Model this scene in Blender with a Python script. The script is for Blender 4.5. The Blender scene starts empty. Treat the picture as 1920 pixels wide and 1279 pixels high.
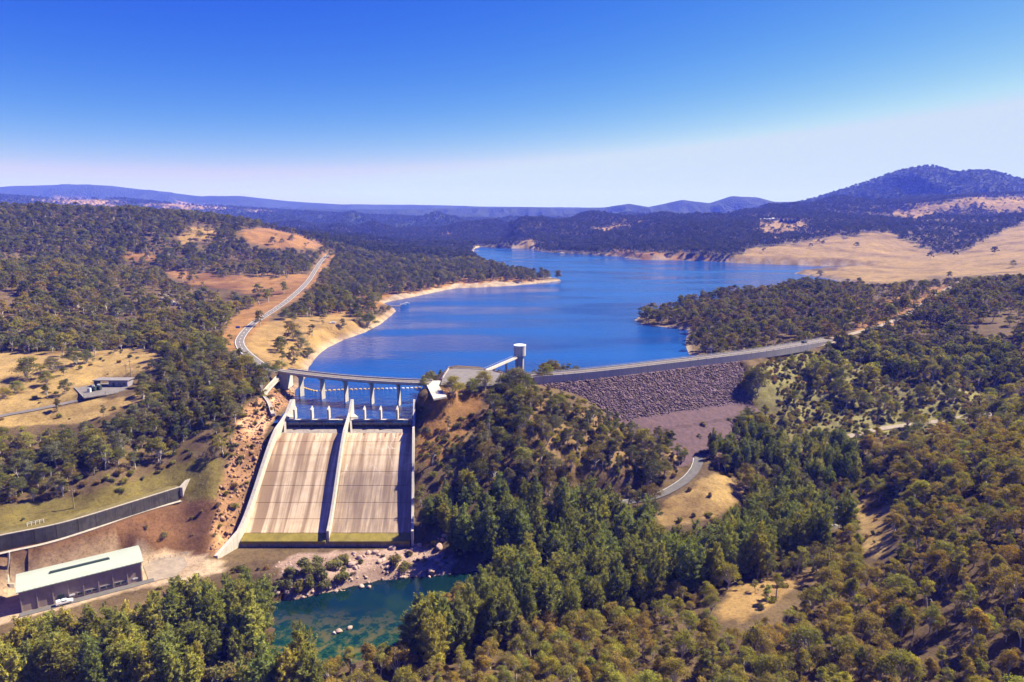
import bpy, bmesh, math, random
import numpy as np
from mathutils import Vector, Matrix
from mathutils.geometry import tessellate_polygon

scene = bpy.context.scene
C = scene.collection
random.seed(7)
RNG = np.random.default_rng(11)

# ------------------------------------------------------------------ camera
FPX, CU, CV, CAM_Z = 1300.0, 960.0, 639.5, 100.0      # focal length in photo pixels, photo centre, metres above the lake
PITCH = math.atan((CV - 400.0) / FPX)
CP, SP = math.cos(PITCH), math.sin(PITCH)
cam_data = bpy.data.cameras.new('camera')
cam_data.sensor_width = 36.0
cam_data.lens = FPX / 1920.0 * 36.0
cam_data.clip_start = 1.0
cam_data.clip_end = 60000.0
cam = bpy.data.objects.new('camera', cam_data)
cam.location = (0, 0, CAM_Z)
cam.rotation_euler = (math.pi / 2 - PITCH, 0, 0)
C.objects.link(cam)
scene.camera = cam

# ------------------------------------------------------------------ sky and sun
SUN_AZ, SUN_EL = math.radians(65), math.radians(47)    # clockwise from +Y (straight ahead)
world = bpy.data.worlds.new('World')
scene.world = world
world.use_nodes = True
wn, wl = world.node_tree.nodes, world.node_tree.links
wn.clear()
w_out = wn.new('ShaderNodeOutputWorld')
w_bg = wn.new('ShaderNodeBackground')
w_sky = wn.new('ShaderNodeTexSky')
w_sky.sky_type = 'NISHITA'
w_sky.sun_disc = False
w_sky.sun_elevation = SUN_EL
w_sky.sun_rotation = SUN_AZ
w_sky.altitude = 900
w_sky.air_density = 1.0
w_sky.dust_density = 0.6
w_sky.ozone_density = 3.0
# the photograph's deep, graded blue: each channel of the sky gets its own contrast, the same all round
w_scale = wn.new('ShaderNodeVectorMath'); w_scale.operation = 'SCALE'; w_scale.inputs['Scale'].default_value = 1.0
w_sep, w_com = wn.new('ShaderNodeSeparateColor'), wn.new('ShaderNodeCombineColor')
wl.new(w_sky.outputs[0], w_scale.inputs[0]); wl.new(w_scale.outputs[0], w_sep.inputs[0])
for ch, (pw, k, top) in enumerate(((3.5, 0.0127, 4.45), (2.2, 0.0520, 6.15), (0.25, 1.97, 12.0))):
    mn = wn.new('ShaderNodeMath'); mn.operation = 'MINIMUM'; mn.inputs[1].default_value = top
    po = wn.new('ShaderNodeMath'); po.operation = 'POWER'; po.inputs[1].default_value = pw
    mu = wn.new('ShaderNodeMath'); mu.operation = 'MULTIPLY'; mu.inputs[1].default_value = k
    wl.new(w_sep.outputs[ch], mn.inputs[0]); wl.new(mn.outputs[0], po.inputs[0]); wl.new(po.outputs[0], mu.inputs[0]); wl.new(mu.outputs[0], w_com.inputs[ch])
w_bg.inputs['Strength'].default_value = 0.10
wl.new(w_com.outputs[0], w_bg.inputs['Color'])
wl.new(w_bg.outputs[0], w_out.inputs['Surface'])
sun_data = bpy.data.lights.new('sun', 'SUN')
sun_data.energy = 5.0
sun_data.angle = math.radians(0.5)
sun_data.color = (1.0, 0.92, 0.78)
sun = bpy.data.objects.new('sun', sun_data)
SUN_DIR = Vector((math.sin(SUN_AZ) * math.cos(SUN_EL), math.cos(SUN_AZ) * math.cos(SUN_EL), math.sin(SUN_EL)))
sun.rotation_euler = SUN_DIR.to_track_quat('Z', 'Y').to_euler()
sun.location = (200, 100, 400)
C.objects.link(sun)
scene.view_settings.view_transform = 'Standard'
scene.view_settings.look = 'None'
scene.view_settings.exposure = 1.36
scene.view_settings.gamma = 1.0
scene.view_settings.use_curve_mapping = False
scene.render.engine = 'CYCLES'
scene.cycles.use_denoising = True
scene.cycles.max_bounces = 6
scene.cycles.diffuse_bounces = 2
scene.cycles.glossy_bounces = 3
scene.cycles.transmission_bounces = 3
scene.cycles.volume_bounces = 0
scene.cycles.transparent_max_bounces = 6
scene.cycles.caustics_reflective = False
scene.cycles.caustics_refractive = False
scene.cycles.sample_clamp_indirect = 4.0

# ------------------------------------------------------------------ survey helpers
def ray(u, v):
    x, y = (u - CU) / FPX, (CV - v) / FPX
    return x, CP + SP * y, -SP + CP * y
def P(u, v, z):
    """the place at height z seen at photo pixel (u, v)"""
    a, b, c = ray(u, v)
    d = (z - CAM_Z) / c
    return (a * d, b * d, z)
def Q(u, v, y):
    """the place at northing y seen at photo pixel (u, v)"""
    a, b, c = ray(u, v)
    d = y / b
    return (a * d, y, CAM_Z + c * d)
def project(X, Y, Z):
    dz = Z - CAM_Z
    f = np.maximum(Y * CP - dz * SP, 1e-3)
    up = Y * SP + dz * CP
    return CU + FPX * X / f, CV - FPX * up / f
def in_poly(px, py, poly):
    inside = np.zeros(np.shape(px), bool)
    n = len(poly)
    for i in range(n):
        x1, y1 = poly[i]; x2, y2 = poly[(i + 1) % n]
        if y1 == y2: continue
        cond = ((y1 > py) != (y2 > py)) & (px < (x2 - x1) * (py - y1) / (y2 - y1) + x1)
        inside ^= cond
    return inside
def seg_dist(px, py, poly, closed=True):
    best = np.full(np.shape(px), 1e9); par = np.zeros(np.shape(px))
    n = len(poly)
    for i in range(n if closed else n - 1):
        x1, y1 = poly[i][:2]; x2, y2 = poly[(i + 1) % n][:2]
        dx, dy = x2 - x1, y2 - y1
        L2 = dx * dx + dy * dy + 1e-9
        t = np.clip(((px - x1) * dx + (py - y1) * dy) / L2, 0, 1)
        d = np.hypot(px - x1 - t * dx, py - y1 - t * dy)
        m = d < best
        best = np.where(m, d, best); par = np.where(m, i + t, par)
    return best, par
def catmull(pts, step):
    pts = [np.array(p, float) for p in pts]
    ext = [2 * pts[0] - pts[1]] + pts + [2 * pts[-1] - pts[-2]]
    out = []
    for i in range(1, len(ext) - 2):
        p0, p1, p2, p3 = ext[i - 1:i + 3]
        n = max(1, int(np.linalg.norm(p2 - p1) / step))
        for k in range(n):
            t = k / n
            out.append(0.5 * ((2 * p1) + (p2 - p0) * t + (2 * p0 - 5 * p1 + 4 * p2 - p3) * t * t + (3 * p1 - p0 - 3 * p2 + p3) * t ** 3))
    out.append(pts[-1])
    return out

def _hash(ix, iy, seed):
    h = (ix.astype(np.int64) * 374761393 + iy.astype(np.int64) * 668265263 + seed * 1442695041) & 0xffffffff
    h = ((h ^ (h >> 13)) * 1274126177) & 0xffffffff
    return ((h ^ (h >> 16)) & 0xffff) / 65535.0
def vnoise(x, y, seed=0):
    ix, iy = np.floor(x), np.floor(y)
    fx, fy = x - ix, y - iy
    fx = fx * fx * (3 - 2 * fx); fy = fy * fy * (3 - 2 * fy)
    a = _hash(ix, iy, seed); b = _hash(ix + 1, iy, seed); c = _hash(ix, iy + 1, seed); d = _hash(ix + 1, iy + 1, seed)
    return (a + (b - a) * fx) * (1 - fy) + (c + (d - c) * fx) * fy
def fbm(x, y, scale, octs=4, seed=0):
    s, a, t = 0, 1.0, 0
    for o in range(octs):
        s = s + a * (vnoise(x / scale * 2 ** o, y / scale * 2 ** o, seed + o * 17) - 0.5); t += a; a *= 0.5
    return s / t * 2

# ------------------------------------------------------------------ scene-graph helpers
def tag(o, label=None, cat=None, group=None, kind=None):
    if label: o['label'] = label
    if cat: o['category'] = cat
    if group: o['group'] = group
    if kind: o['kind'] = kind
    return o
def empty(name, loc=(0, 0, 0), rz=0.0):
    o = bpy.data.objects.new(name, None)
    o.empty_display_size = 0.5
    o.location = loc; o.rotation_euler = (0, 0, rz)
    C.objects.link(o)
    return o
def wmat(o):
    m = o.matrix_parent_inverse @ o.matrix_basis
    return wmat(o.parent) @ m if o.parent else m.copy()
class MB:
    """collects shapes and links them as one mesh object"""
    def __init__(s): s.v, s.f = [], []
    def poly(s, pts, faces):
        b = len(s.v); s.v += [tuple(p) for p in pts]; s.f += [tuple(b + i for i in f) for f in faces]; return s
    def hexa(s, p):
        """8 corners: 4 below, 4 above, both anticlockwise from above"""
        return s.poly(p, [(3, 2, 1, 0), (4, 5, 6, 7), (0, 1, 5, 4), (1, 2, 6, 5), (2, 3, 7, 6), (3, 0, 4, 7)])
    def box(s, x0, x1, y0, y1, z0, z1):
        return s.hexa([(x0, y0, z0), (x1, y0, z0), (x1, y1, z0), (x0, y1, z0), (x0, y0, z1), (x1, y0, z1), (x1, y1, z1), (x0, y1, z1)])
    def bar(s, a, b, w, h):
        """a beam of width w and height h along a-b (tops at a and b)"""
        a, b = Vector(a), Vector(b); d = (b - a); n = Vector((-d.y, d.x, 0))
        n = n.normalized() * w / 2 if n.length > 1e-6 else Vector((w / 2, 0, 0))
        k = Vector((0, 0, h))
        return s.hexa([a - n - k, b - n - k, b + n - k, a + n - k, a - n, b - n, b + n, a + n])
    def tube(s, pts, rad, sides=6, cap=True):
        pts = [Vector(p) for p in pts]; b = len(s.v)
        for i, p in enumerate(pts):
            d = (pts[min(i + 1, len(pts) - 1)] - pts[max(i - 1, 0)]).normalized()
            x = d.orthogonal().normalized() if abs(d.z) < 0.9 else Vector((1, 0, 0)).cross(d).normalized()
            y = d.cross(x); r = rad[i] if isinstance(rad, (list, tuple)) else rad
            for k in range(sides):
                a = 2 * math.pi * k / sides
                s.v.append(tuple(p + (x * math.cos(a) + y * math.sin(a)) * r))
        for i in range(len(pts) - 1):
            for k in range(sides):
                s.f.append((b + i * sides + k, b + i * sides + (k + 1) % sides, b + (i + 1) * sides + (k + 1) % sides, b + (i + 1) * sides + k))
        if cap:
            s.f.append(tuple(b + k for k in reversed(range(sides))))
            s.f.append(tuple(b + (len(pts) - 1) * sides + k for k in range(sides)))
        return s
    def ring(s, cx, cy, prof, sides=24):
        """a lathe: prof is a list of (radius, z)"""
        b = len(s.v)
        for r, z in prof:
            for k in range(sides):
                a = 2 * math.pi * k / sides; s.v.append((cx + r * math.cos(a), cy + r * math.sin(a), z))
        for i in range(len(prof) - 1):
            for k in range(sides):
                s.f.append((b + i * sides + k, b + i * sides + (k + 1) % sides, b + (i + 1) * sides + (k + 1) % sides, b + (i + 1) * sides + k))
        s.f.append(tuple(b + k for k in reversed(range(sides)))); s.f.append(tuple(b + (len(prof) - 1) * sides + k for k in range(sides)))
        return s
    def mesh(s, name, mat, smooth=False):
        me = bpy.data.meshes.new(name); me.from_pydata(s.v, [], s.f)
        for m in (mat if isinstance(mat, (list, tuple)) else [mat]): me.materials.append(m)
        if smooth: me.polygons.foreach_set('use_smooth', [True] * len(me.polygons))
        me.update(); return me
    def build(s, name, mat, parent=None, smooth=False, bevel=0.0, fixn=True):
        me = s.mesh(name, mat, smooth)
        if fixn:
            bm = bmesh.new(); bm.from_mesh(me); bmesh.ops.recalc_face_normals(bm, faces=bm.faces)
            if bevel: bmesh.ops.bevel(bm, geom=bm.edges[:], offset=bevel, segments=1, affect='EDGES', clamp_overlap=True)
            bm.to_mesh(me); bm.free()
        o = bpy.data.objects.new(name, me); C.objects.link(o)
        if parent is not None:
            o.parent = parent; o.matrix_parent_inverse = wmat(parent).inverted()
        return o
def link_mesh(name, me, parent=None, loc=None, rot=None, scl=None):
    o = bpy.data.objects.new(name, me); C.objects.link(o)
    if parent is not None: o.parent = parent
    if loc is not None: o.location = loc
    if rot is not None: o.rotation_euler = rot
    if scl is not None: o.scale = scl
    return o

# ------------------------------------------------------------------ materials
MATS = {}
def new_mat(name):
    m = bpy.data.materials.new(name); m.use_nodes = True
    nt = m.node_tree; nt.nodes.clear()
    out = nt.nodes.new('ShaderNodeOutputMaterial')
    return m, nt, out
def N(nt, typ, **kw):
    n = nt.nodes.new('ShaderNode' + typ)
    for k, v in kw.items():
        if k in n.inputs.keys(): n.inputs[k].default_value = v
        else: setattr(n, k, v)
    return n
def ramp(nt, fac, stops):
    r = nt.nodes.new('ShaderNodeValToRGB'); e = r.color_ramp.elements
    while len(e) > 1: e.remove(e[-1])
    for i, (p, c) in enumerate(stops):
        el = e[0] if i == 0 else e.new(p)
        el.position = p; el.color = (*c, 1) if len(c) == 3 else c
    nt.links.new(fac, r.inputs[0]); return r.outputs[0]
def mixc(nt, fac, a, b, mode='MIX'):
    m = nt.nodes.new('ShaderNodeMix'); m.data_type = 'RGBA'; m.blend_type = mode
    for sock, val in ((m.inputs[0], fac), (m.inputs[6], a), (m.inputs[7], b)):
        if isinstance(val, bpy.types.NodeSocket): nt.links.new(val, sock)
        elif isinstance(val, (int, float)): sock.default_value = val
        else: sock.default_value = (*val, 1)
    return m.outputs[2]
def surface(name, col, rough=0.85, var=0.25, scale=0.4, bump=0.3, bscale=3.0, metallic=0.0, streak=0.0, spec=0.3, seams=None):
    """a weathered plain surface: base colour broken by two noises, fine relief, optional run-down streaks"""
    m, nt, out = new_mat(name)
    tc = N(nt, 'TexCoord'); geo = N(nt, 'NewGeometry')
    n1 = N(nt, 'TexNoise', Scale=scale, Detail=6.0, Roughness=0.65); nt.links.new(geo.outputs['Position'], n1.inputs['Vector'])
    dark = tuple(c * (1 - var) for c in col); light = tuple(min(1, c * (1 + var)) for c in col)
    c = ramp(nt, n1.outputs[0], [(0.3, dark), (0.7, light)])
    if streak:
        mp = N(nt, 'Mapping'); mp.inputs['Scale'].default_value = (1.2, 1.2, 0.06); nt.links.new(geo.outputs['Position'], mp.inputs[0])
        n2 = N(nt, 'TexNoise', Scale=1.0, Detail=5.0); nt.links.new(mp.outputs[0], n2.inputs['Vector'])
        f = ramp(nt, n2.outputs[0], [(0.45, (0, 0, 0)), (0.7, (streak,) * 3)])
        c = mixc(nt, f, c, tuple(x * 0.35 for x in col))
    b = N(nt, 'BsdfPrincipled', Roughness=rough, Metallic=metallic); b.inputs['Specular IOR Level'].default_value = spec
    nt.links.new(c, b.inputs['Base Color'])
    n3 = N(nt, 'TexNoise', Scale=bscale, Detail=6.0); nt.links.new(geo.outputs['Position'], n3.inputs['Vector'])
    bp = N(nt, 'Bump', Strength=bump, Distance=0.15); nt.links.new(n3.outputs[0], bp.inputs['Height']); nt.links.new(bp.outputs[0], b.inputs['Normal'])
    nt.links.new(b.outputs[0], out.inputs[0])
    MATS[name] = m
    return m
# ------------------------------------------------------------------ terrain survey
def XY(p): return (p[0], p[1])
def W(u, v, z=0.0): return XY(P(u, v, z))
LAKE = ([W(512, 793), W(555, 792), W(640, 792), W(772, 792), W(784, 760), (-52, 372), (-50, 392), (-40, 405), (-14, 405), (0, 392), (75, 434), (140, 470),
         W(1292, 665), W(1284, 645), W(1292, 619), W(1252, 614), W(1205, 609), W(1190, 600), W(1200, 593), W(1260, 580), W(1330, 571), W(1450, 556), W(1540, 545),
         W(1600, 537), W(1585, 530), W(1545, 521), W(1487, 512.5), W(1540, 508), W(1640, 502), W(1560, 499), W(1480, 497), W(1400, 494), W(1330, 490), W(1270, 488),
         W(1200, 487), W(1150, 480), W(1100, 476.5), W(1035, 474), W(1005, 470), W(1002, 466.5), W(950, 465.5), W(900, 463), W(890, 466), W(885, 480), W(905, 500),
         W(960, 513), W(1045, 523), W(1052, 526), W(1020, 530), W(960, 536), W(900, 539), W(850, 541), W(820, 547), W(770, 558), W(727, 566), W(716, 570), W(718, 577),
         W(738, 578), W(742, 584), W(733, 592), W(713, 608), W(685, 623), W(645, 637), W(612, 653), W(592, 670), W(578, 690), W(570, 712), W(553, 732), W(548, 745), W(540, 765), W(530, 775)])
RIVER_Z = -42.0
def WR(u, v): return W(u, v, RIVER_Z)
RIVER = [WR(508, 1128), WR(560, 1122), WR(640, 1103), WR(700, 1089), WR(760, 1083), WR(830, 1077), WR(930, 1066), WR(1060, 1050), WR(1080, 1062), WR(930, 1095), WR(850, 1125),
         WR(790, 1165), WR(745, 1212), WR(700, 1238), WR(640, 1250), WR(580, 1262), WR(540, 1278), WR(430, 1335), WR(200, 1450), WR(150, 1410), WR(380, 1300), WR(470, 1240), WR(510, 1185)]
ctrl = []
def G(*pts): ctrl.extend(pts)
def CAN(u, v, zc, h=9.0):
    x, y, z = P(u, v, zc); ctrl.append((x, y, zc - h))
def CY(u, v, y, h=10.0):
    x, y, z = Q(u, v, y); ctrl.append((x, y, z - h))
# slope the camera hovers over, and the spur on the right
for a in ((960, 1279, -18), (1200, 1165, -21), (1500, 1279, -13), (1900, 1279, -5), (1900, 1050, 5), (1900, 820, 13), (1700, 1150, -8), (1500, 1150, -15), (1750, 950, 0),
          (1750, 830, 3), (1650, 860, -12), (1300, 1220, -18), (1820, 1100, 0), (1620, 820, -8)): CAN(*a)
CAN(640, 1279, -29, 8); CAN(780, 1250, -26, 8)
G((0, 60, -14), (0, 0, 0), (120, 0, 10), (-110, 60, -34), (300, 120, 40), (-300, 80, -34), (0, -80, 10), (200, -80, 20), (300, 250, 40), (-80, 120, -40), (-200, 190, -38))
# valley floor, creek and the road in it
G(P(1280, 905, -27), P(1330, 930, -27), P(1200, 940, -30), P(1640, 960, -26), P(1560, 900, -25), P(1400, 1000, -37), P(1130, 1035, -40), P(1500, 850, -24), P(1300, 820, -20),
  P(1460, 800, -18), P(1640, 805, -17), P(1750, 790, -15), P(1910, 760, -8), P(1400, 1110, -27), P(1340, 1150, -27), P(1560, 1060, -27), P(1250, 1080, -38), P(1600, 900, -24))
# knoll between the spillway and the dam
G(P(812, 752, 8), P(850, 722, 12.6), P(900, 702, 12.7), P(960, 735, 9), P(830, 800, -1), P(795, 850, -10), P(800, 900, -18), P(1000, 790, 2), P(1090, 800, -4), P(1090, 755, 3),
  (10, 292, -21), P(1150, 870, -18), P(1250, 855, -19), (-37, 275, -37), (-14, 270, -36), (12, 268, -36), (45, 268, -35), P(1150, 930, -28), P(1200, 800, -13), (-13, 300, -14), P(1160, 790, -8), (-25, 262, -39), (-41, 273, -37))
# under the dam and on its far abutment
G((60, 395, -8), (120, 425, -12), (160, 450, -4), (130, 385, -19), (100, 375, -18), P(1402, 690, 7), P(1460, 690, 4), P(1425, 735, -4), P(1395, 775, -13), P(1550, 700, 0), P(1650, 690, 0), P(1600, 650, 8),
  P(1582, 632, 12.4), P(1750, 690, 0), P(1850, 740, -9), P(1915, 700, 1), P(1500, 760, -13), P(1600, 760, -12), P(1530, 655, 7.5), P(1640, 618, 14))
for a in ((1900, 600, 480, 12), (1750, 650, 430, 12), (1400, 600, 560, 10), (1400, 548, 690, 12), (1500, 533, 720, 12), (1600, 528, 700, 12), (1700, 545, 620, 12), (1850, 512, 720, 12), (1300, 580, 620, 8), (1500, 600, 560, 9),
          (1250, 590, 645, 8), (1900, 640, 420, 20)): CY(*a)
# grass spit and the dry hills across the lake
G(P(1560, 518, 4), P(1650, 525, 8), P(1750, 515, 12), P(1900, 505, 16))
for a in ((1500, 445, 1800), (1640, 438, 1700), (1560, 470, 1500), (1450, 472, 1500), (1760, 478, 1500), (1900, 440, 1600), (1700, 465, 1600), (1850, 480, 1300), (1920, 495, 1050), (1700, 497, 1250), (1840, 374, 2700),
          (1920, 369, 2700), (1720, 387, 2700), (1640, 400, 2700), (1830, 415, 2250), (1750, 430, 2000), (1900, 410, 2100), (1560, 420, 2250), (1620, 410, 2400), (2050, 380, 2500), (2050, 440, 1500)): CY(*a, 0)
for a in ((1470, 414, 2350, 0), (1430, 432, 2050, 0), (1560, 366, 3100, 8), (1500, 385, 3100, 8), (1620, 382, 3100, 8), (1440, 395, 2900, 8)): CY(*a)
# forested hills along the far shore
for a in ((870, 447, 2500), (1000, 413, 2650), (1110, 401, 2750), (1200, 414, 2600), (930, 430, 2600), (1020, 455, 2020), (1100, 443, 2100), (1180, 428, 2200), (1280, 423, 2150), (1400, 428, 1950), (1330, 440, 1800), (1430, 455, 1600),
          (1250, 460, 1650), (1120, 462, 1850), (960, 455, 2150), (800, 452, 2450), (750, 428, 3400), (700, 445, 2500), (850, 420, 3500), (640, 430, 2800), (760, 402, 5000), (900, 405, 4600), (600, 412, 4000), (1300, 400, 3600), (1150, 405, 3800)): CY(*a, 10)
# left: bank of the power house, benches, cut rock, tree slope, fields
G(P(150, 1125, -36), P(300, 1075, -36), P(330, 1062, -36), P(40, 1150, -36.5), P(420, 1060, -37), P(340, 938, -22), P(170, 985, -22), P(0, 1036, -22.5), P(150, 1060, -31), P(345, 1010, -33), P(-60, 1055, -22.5),
  P(340, 893, -14), P(170, 945, -16.5), P(0, 985, -17), P(410, 865, -9), P(400, 1000, -31), P(405, 945, -22), P(425, 880, -13), P(450, 830, -5), P(470, 775, 3), P(500, 735, 8), P(528, 705, 12), P(470, 880, -14), P(440, 960, -27),
  P(455, 915, -20), P(500, 790, 0), P(484, 845, -8), P(200, 790, 3), P(200, 742, 7.5), P(200, 722, 9), P(50, 720, 9.5), P(0, 665, 13), P(300, 672, 15), P(100, 660, 15), P(0, 790, 3), P(-100, 720, 12))
for a in ((200, 850, 0), (300, 800, 2), (380, 750, 12), (50, 900, -6), (100, 820, 2), (430, 700, 18), (360, 640, 26), (450, 670, 20)): CAN(*a, 8)
G(P(440, 640, 14), P(462, 612, 15), P(500, 590, 16), P(540, 562, 17.5), P(577, 528, 20), P(595, 500, 25), P(612, 481, 32), P(626, 473, 37), P(540, 640, 11), P(620, 600, 10), P(560, 675, 9), P(660, 590, 8), P(600, 560, 16))
for a in ((430, 612, 520, 0), (400, 590, 560, 6), (250, 620, 500, 8), (150, 600, 520, 8), (0, 600, 480, 8), (0, 505, 620, 10), (150, 503, 690, 10), (300, 530, 680, 10), (450, 545, 700, 8), (350, 575, 600, 9), (400, 515, 850, 0), (550, 518, 860, 0),
          (300, 505, 840, 10), (100, 470, 850, 10), (200, 440, 950, 10), (0, 384, 1050, 10), (100, 381, 1060, 10), (200, 388, 1080, 10), (300, 395, 1100, 10), (400, 405, 1120, 10), (480, 415, 1150, 10), (560, 438, 1200, 4), (600, 455, 1250, 4),
          (540, 455, 1080, 0), (400, 440, 1020, 4), (450, 490, 930, 9), (550, 490, 950, 9), (-150, 384, 1000, 10), (-150, 520, 600, 10), (0, 395, 1500, 40), (200, 395, 1600, 40), (450, 415, 1700, 20)): CY(*a)
# peninsula
G(P(700, 545, 6), P(760, 530, 6), P(850, 525, 5), P(950, 522, 5), P(650, 520, 12), P(720, 490, 15), P(800, 490, 14), P(860, 480, 10), P(700, 458, 24), P(640, 470, 32), P(1010, 525, 3), P(760, 470, 18))
ctrl = np.array(ctrl)
def warp(X, Y):
    Yp = np.maximum(Y + 40.0, 5.0)
    return np.arctan2(X, Yp + 60) * 2.6, np.log(np.hypot(X, Yp) + 60.0) * 1.6
_cx, _cy = warp(ctrl[:, 0], ctrl[:, 1])
def _kern(r): return np.sqrt(r * r + 0.0009)
_K = _kern(np.hypot(_cx[:, None] - _cx[None], _cy[:, None] - _cy[None])) - np.eye(len(ctrl)) * 0.012
_A = np.block([[_K, np.stack([np.ones(len(ctrl)), _cx, _cy], 1)], [np.stack([np.ones(len(ctrl)), _cx, _cy], 0), np.zeros((3, 3))]])
_wt = np.linalg.solve(_A, np.concatenate([ctrl[:, 2], np.zeros(3)]))
def rbf(X, Y):
    sh = X.shape; wx, wy = warp(X.ravel(), Y.ravel()); out = np.empty(wx.size)
    for i in range(0, wx.size, 20000):
        j = slice(i, i + 20000)
        out[j] = _kern(np.hypot(wx[j, None] - _cx[None], wy[j, None] - _cy[None])) @ _wt[:-3] + _wt[-3] + _wt[-2] * wx[j] + _wt[-1] * wy[j]
    return out.reshape(sh)
# far ranges: crest lines with their distance and the width of their flanks
RANGES = [
    (9000, 2200, [(-400, 352), (0, 350), (130, 345), (210, 348), (300, 358), (380, 368), (450, 367), (540, 377), (640, 383), (760, 383), (900, 387), (1100, 389), (1300, 388), (1500, 384), (1700, 380), (2300, 380)]),
    (4600, 900, [(-400, 372), (0, 367), (100, 375), (230, 374), (330, 384), (430, 389), (520, 395), (640, 402), (760, 408), (900, 412), (1100, 420)]),
    (6400, 700, [(450, 396), (560, 392), (700, 393), (800, 391), (900, 390), (980, 388), (1060, 391), (1130, 389), (1180, 382), (1215, 388), (1280, 375), (1330, 381), (1370, 368), (1420, 370), (1450, 378), (1500, 378), (1560, 372), (1700, 380), (2300, 380)]),
    (4300, 1000, [(1300, 415), (1450, 392), (1520, 375), (1560, 363), (1620, 343), (1690, 320), (1740, 311), (1790, 325), (1850, 320), (1920, 341), (2050, 352), (2300, 372)]),
    (3900, 300, [(300, 425), (420, 409), (500, 399), (580, 419), (660, 399), (730, 425), (820, 400), (890, 421), (960, 408), (1060, 420), (1180, 400), (1300, 415)]),
    (3050, 260, [(480, 425), (560, 414), (630, 440), (700, 416), (775, 446), (860, 419), (930, 414), (1000, 436)]),
    (5200, 480, [(500, 412), (640, 408), (740, 400), (800, 406), (880, 403), (960, 409), (1050, 401), (1130, 399), (1230, 394), (1320, 401), (1400, 395)]),
]
def ranges(X, Y):
    h = np.full(X.shape, -200.0)
    for D, w, pts in RANGES:
        pr = np.array([Q(u, v, D) for u, v in pts])
        ca = np.interp(X / np.maximum(Y, 1.0) * D, pr[:, 0], pr[:, 2], left=-200, right=pr[-1, 2])
        nd = D * (1 + 0.05 * fbm(X, np.zeros_like(X) + D, 1500, 3, 5))
        t = (Y - nd) / w
        spur = 1 + 0.55 * fbm(X, Y, w * 0.38, 4, int(D))
        gul = 1 - 1.25 * np.abs(fbm(X * 1.5, Y * 0.55, max(w * 0.45, 230), 3, int(D) + 3)) * np.clip(-t * 2.5 + 0.12, 0, 1)
        t = np.where(t < 0, t * spur, t * 0.8)
        fall = np.exp(-t * t * 0.9)
        h = np.maximum(h, 20 + (ca - 20) * fall * gul)
    return h
# roads: photo position and height of points on the centre line
ROADS = {
    'lake_road': (6.2, [(533, 695, 13), (505, 692, 13.4), (474, 672, 14), (452, 650, 14.2), (452, 632, 14.5), (474, 607, 15), (505, 587, 16), (542, 561, 17.5), (576, 529, 20), (592, 505, 24), (602, 490, 28), (613, 479, 33), (627, 471, 38)]),
    'abutment_road': (5.0, [(1560, 634.5, 12.9), (1585, 629, 13.2), (1615, 621, 14), (1650, 611, 15.5), (1700, 590, 19), (1745, 562, 23), (1775, 543, 26), (1800, 528, 29)]),
    'access_road': (4.5, [(1440, 674, 6.4), (1470, 667, 7.4), (1505, 657, 9), (1535, 648, 10.8), (1565, 640, 12.4)]),
    'valley_road': (5.0, [(1120, 948, -32), (1175, 941, -30.5), (1230, 930, -28.8), (1272, 909, -27), (1297, 888, -25), (1308, 868, -23), (1304, 850, -21.6), (1270, 830, -20)]),
    'dirt_track': (5.0, [(1500, 838, -23), (1560, 826, -21), (1640, 806, -17.5), (1700, 797, -16), (1750, 791, -15), (1800, 783, -13), (1860, 776, -11), (1905, 765, -9), (1960, 745, -6)]),
    'substation_track': (5.0, [(-80, 800, 2.4), (0, 780, 3.8), (70, 767, 5), (140, 752, 6.6), (185, 741, 7.8), (215, 736, 8.2)]),
}
ROAD_LINES = {k: (w, catmull([P(*p) for p in pts], 4.0)) for k, (w, pts) in ROADS.items()}
# flat pads: centre, radius, height
PADS = [(XY(P(150, 1118, -36)), 26, -36.0), (XY(P(312, 1068, -36)), 12, -36.0), (XY(P(200, 722, 9)), 17, 8.6), (XY(P(880, 708, 12.7)), 20, 12.1), (XY(P(820, 731, 12.5)), 7, 12.2)]
# spillway frame
SP_T = {'y': 318.0, 'y1': 276.0}
def sp_prof(t):
    """height of the chute floor, t = 0 at the crest sill and 1 at the lip"""
    return -3.2 - 32.6 * (0.62 * t + 0.38 * t * t * (3 - 2 * t)) + 0.0
def sp_x(side, t):
    top = {0: P(522, 812, -3.2)[0], 1: P(648, 812, -3.2)[0], 2: P(775, 812, -3.2)[0]}[side]
    bot = {0: P(444, 1018, -35.8)[0], 1: P(615, 1012, -35.8)[0], 2: P(774, 1008, -35.8)[0]}[side]
    return top + (bot - top) * t
SP_Y0, SP_Y1 = P(650, 812, -3.2)[1], P(615, 1012, -35.8)[1]

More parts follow.
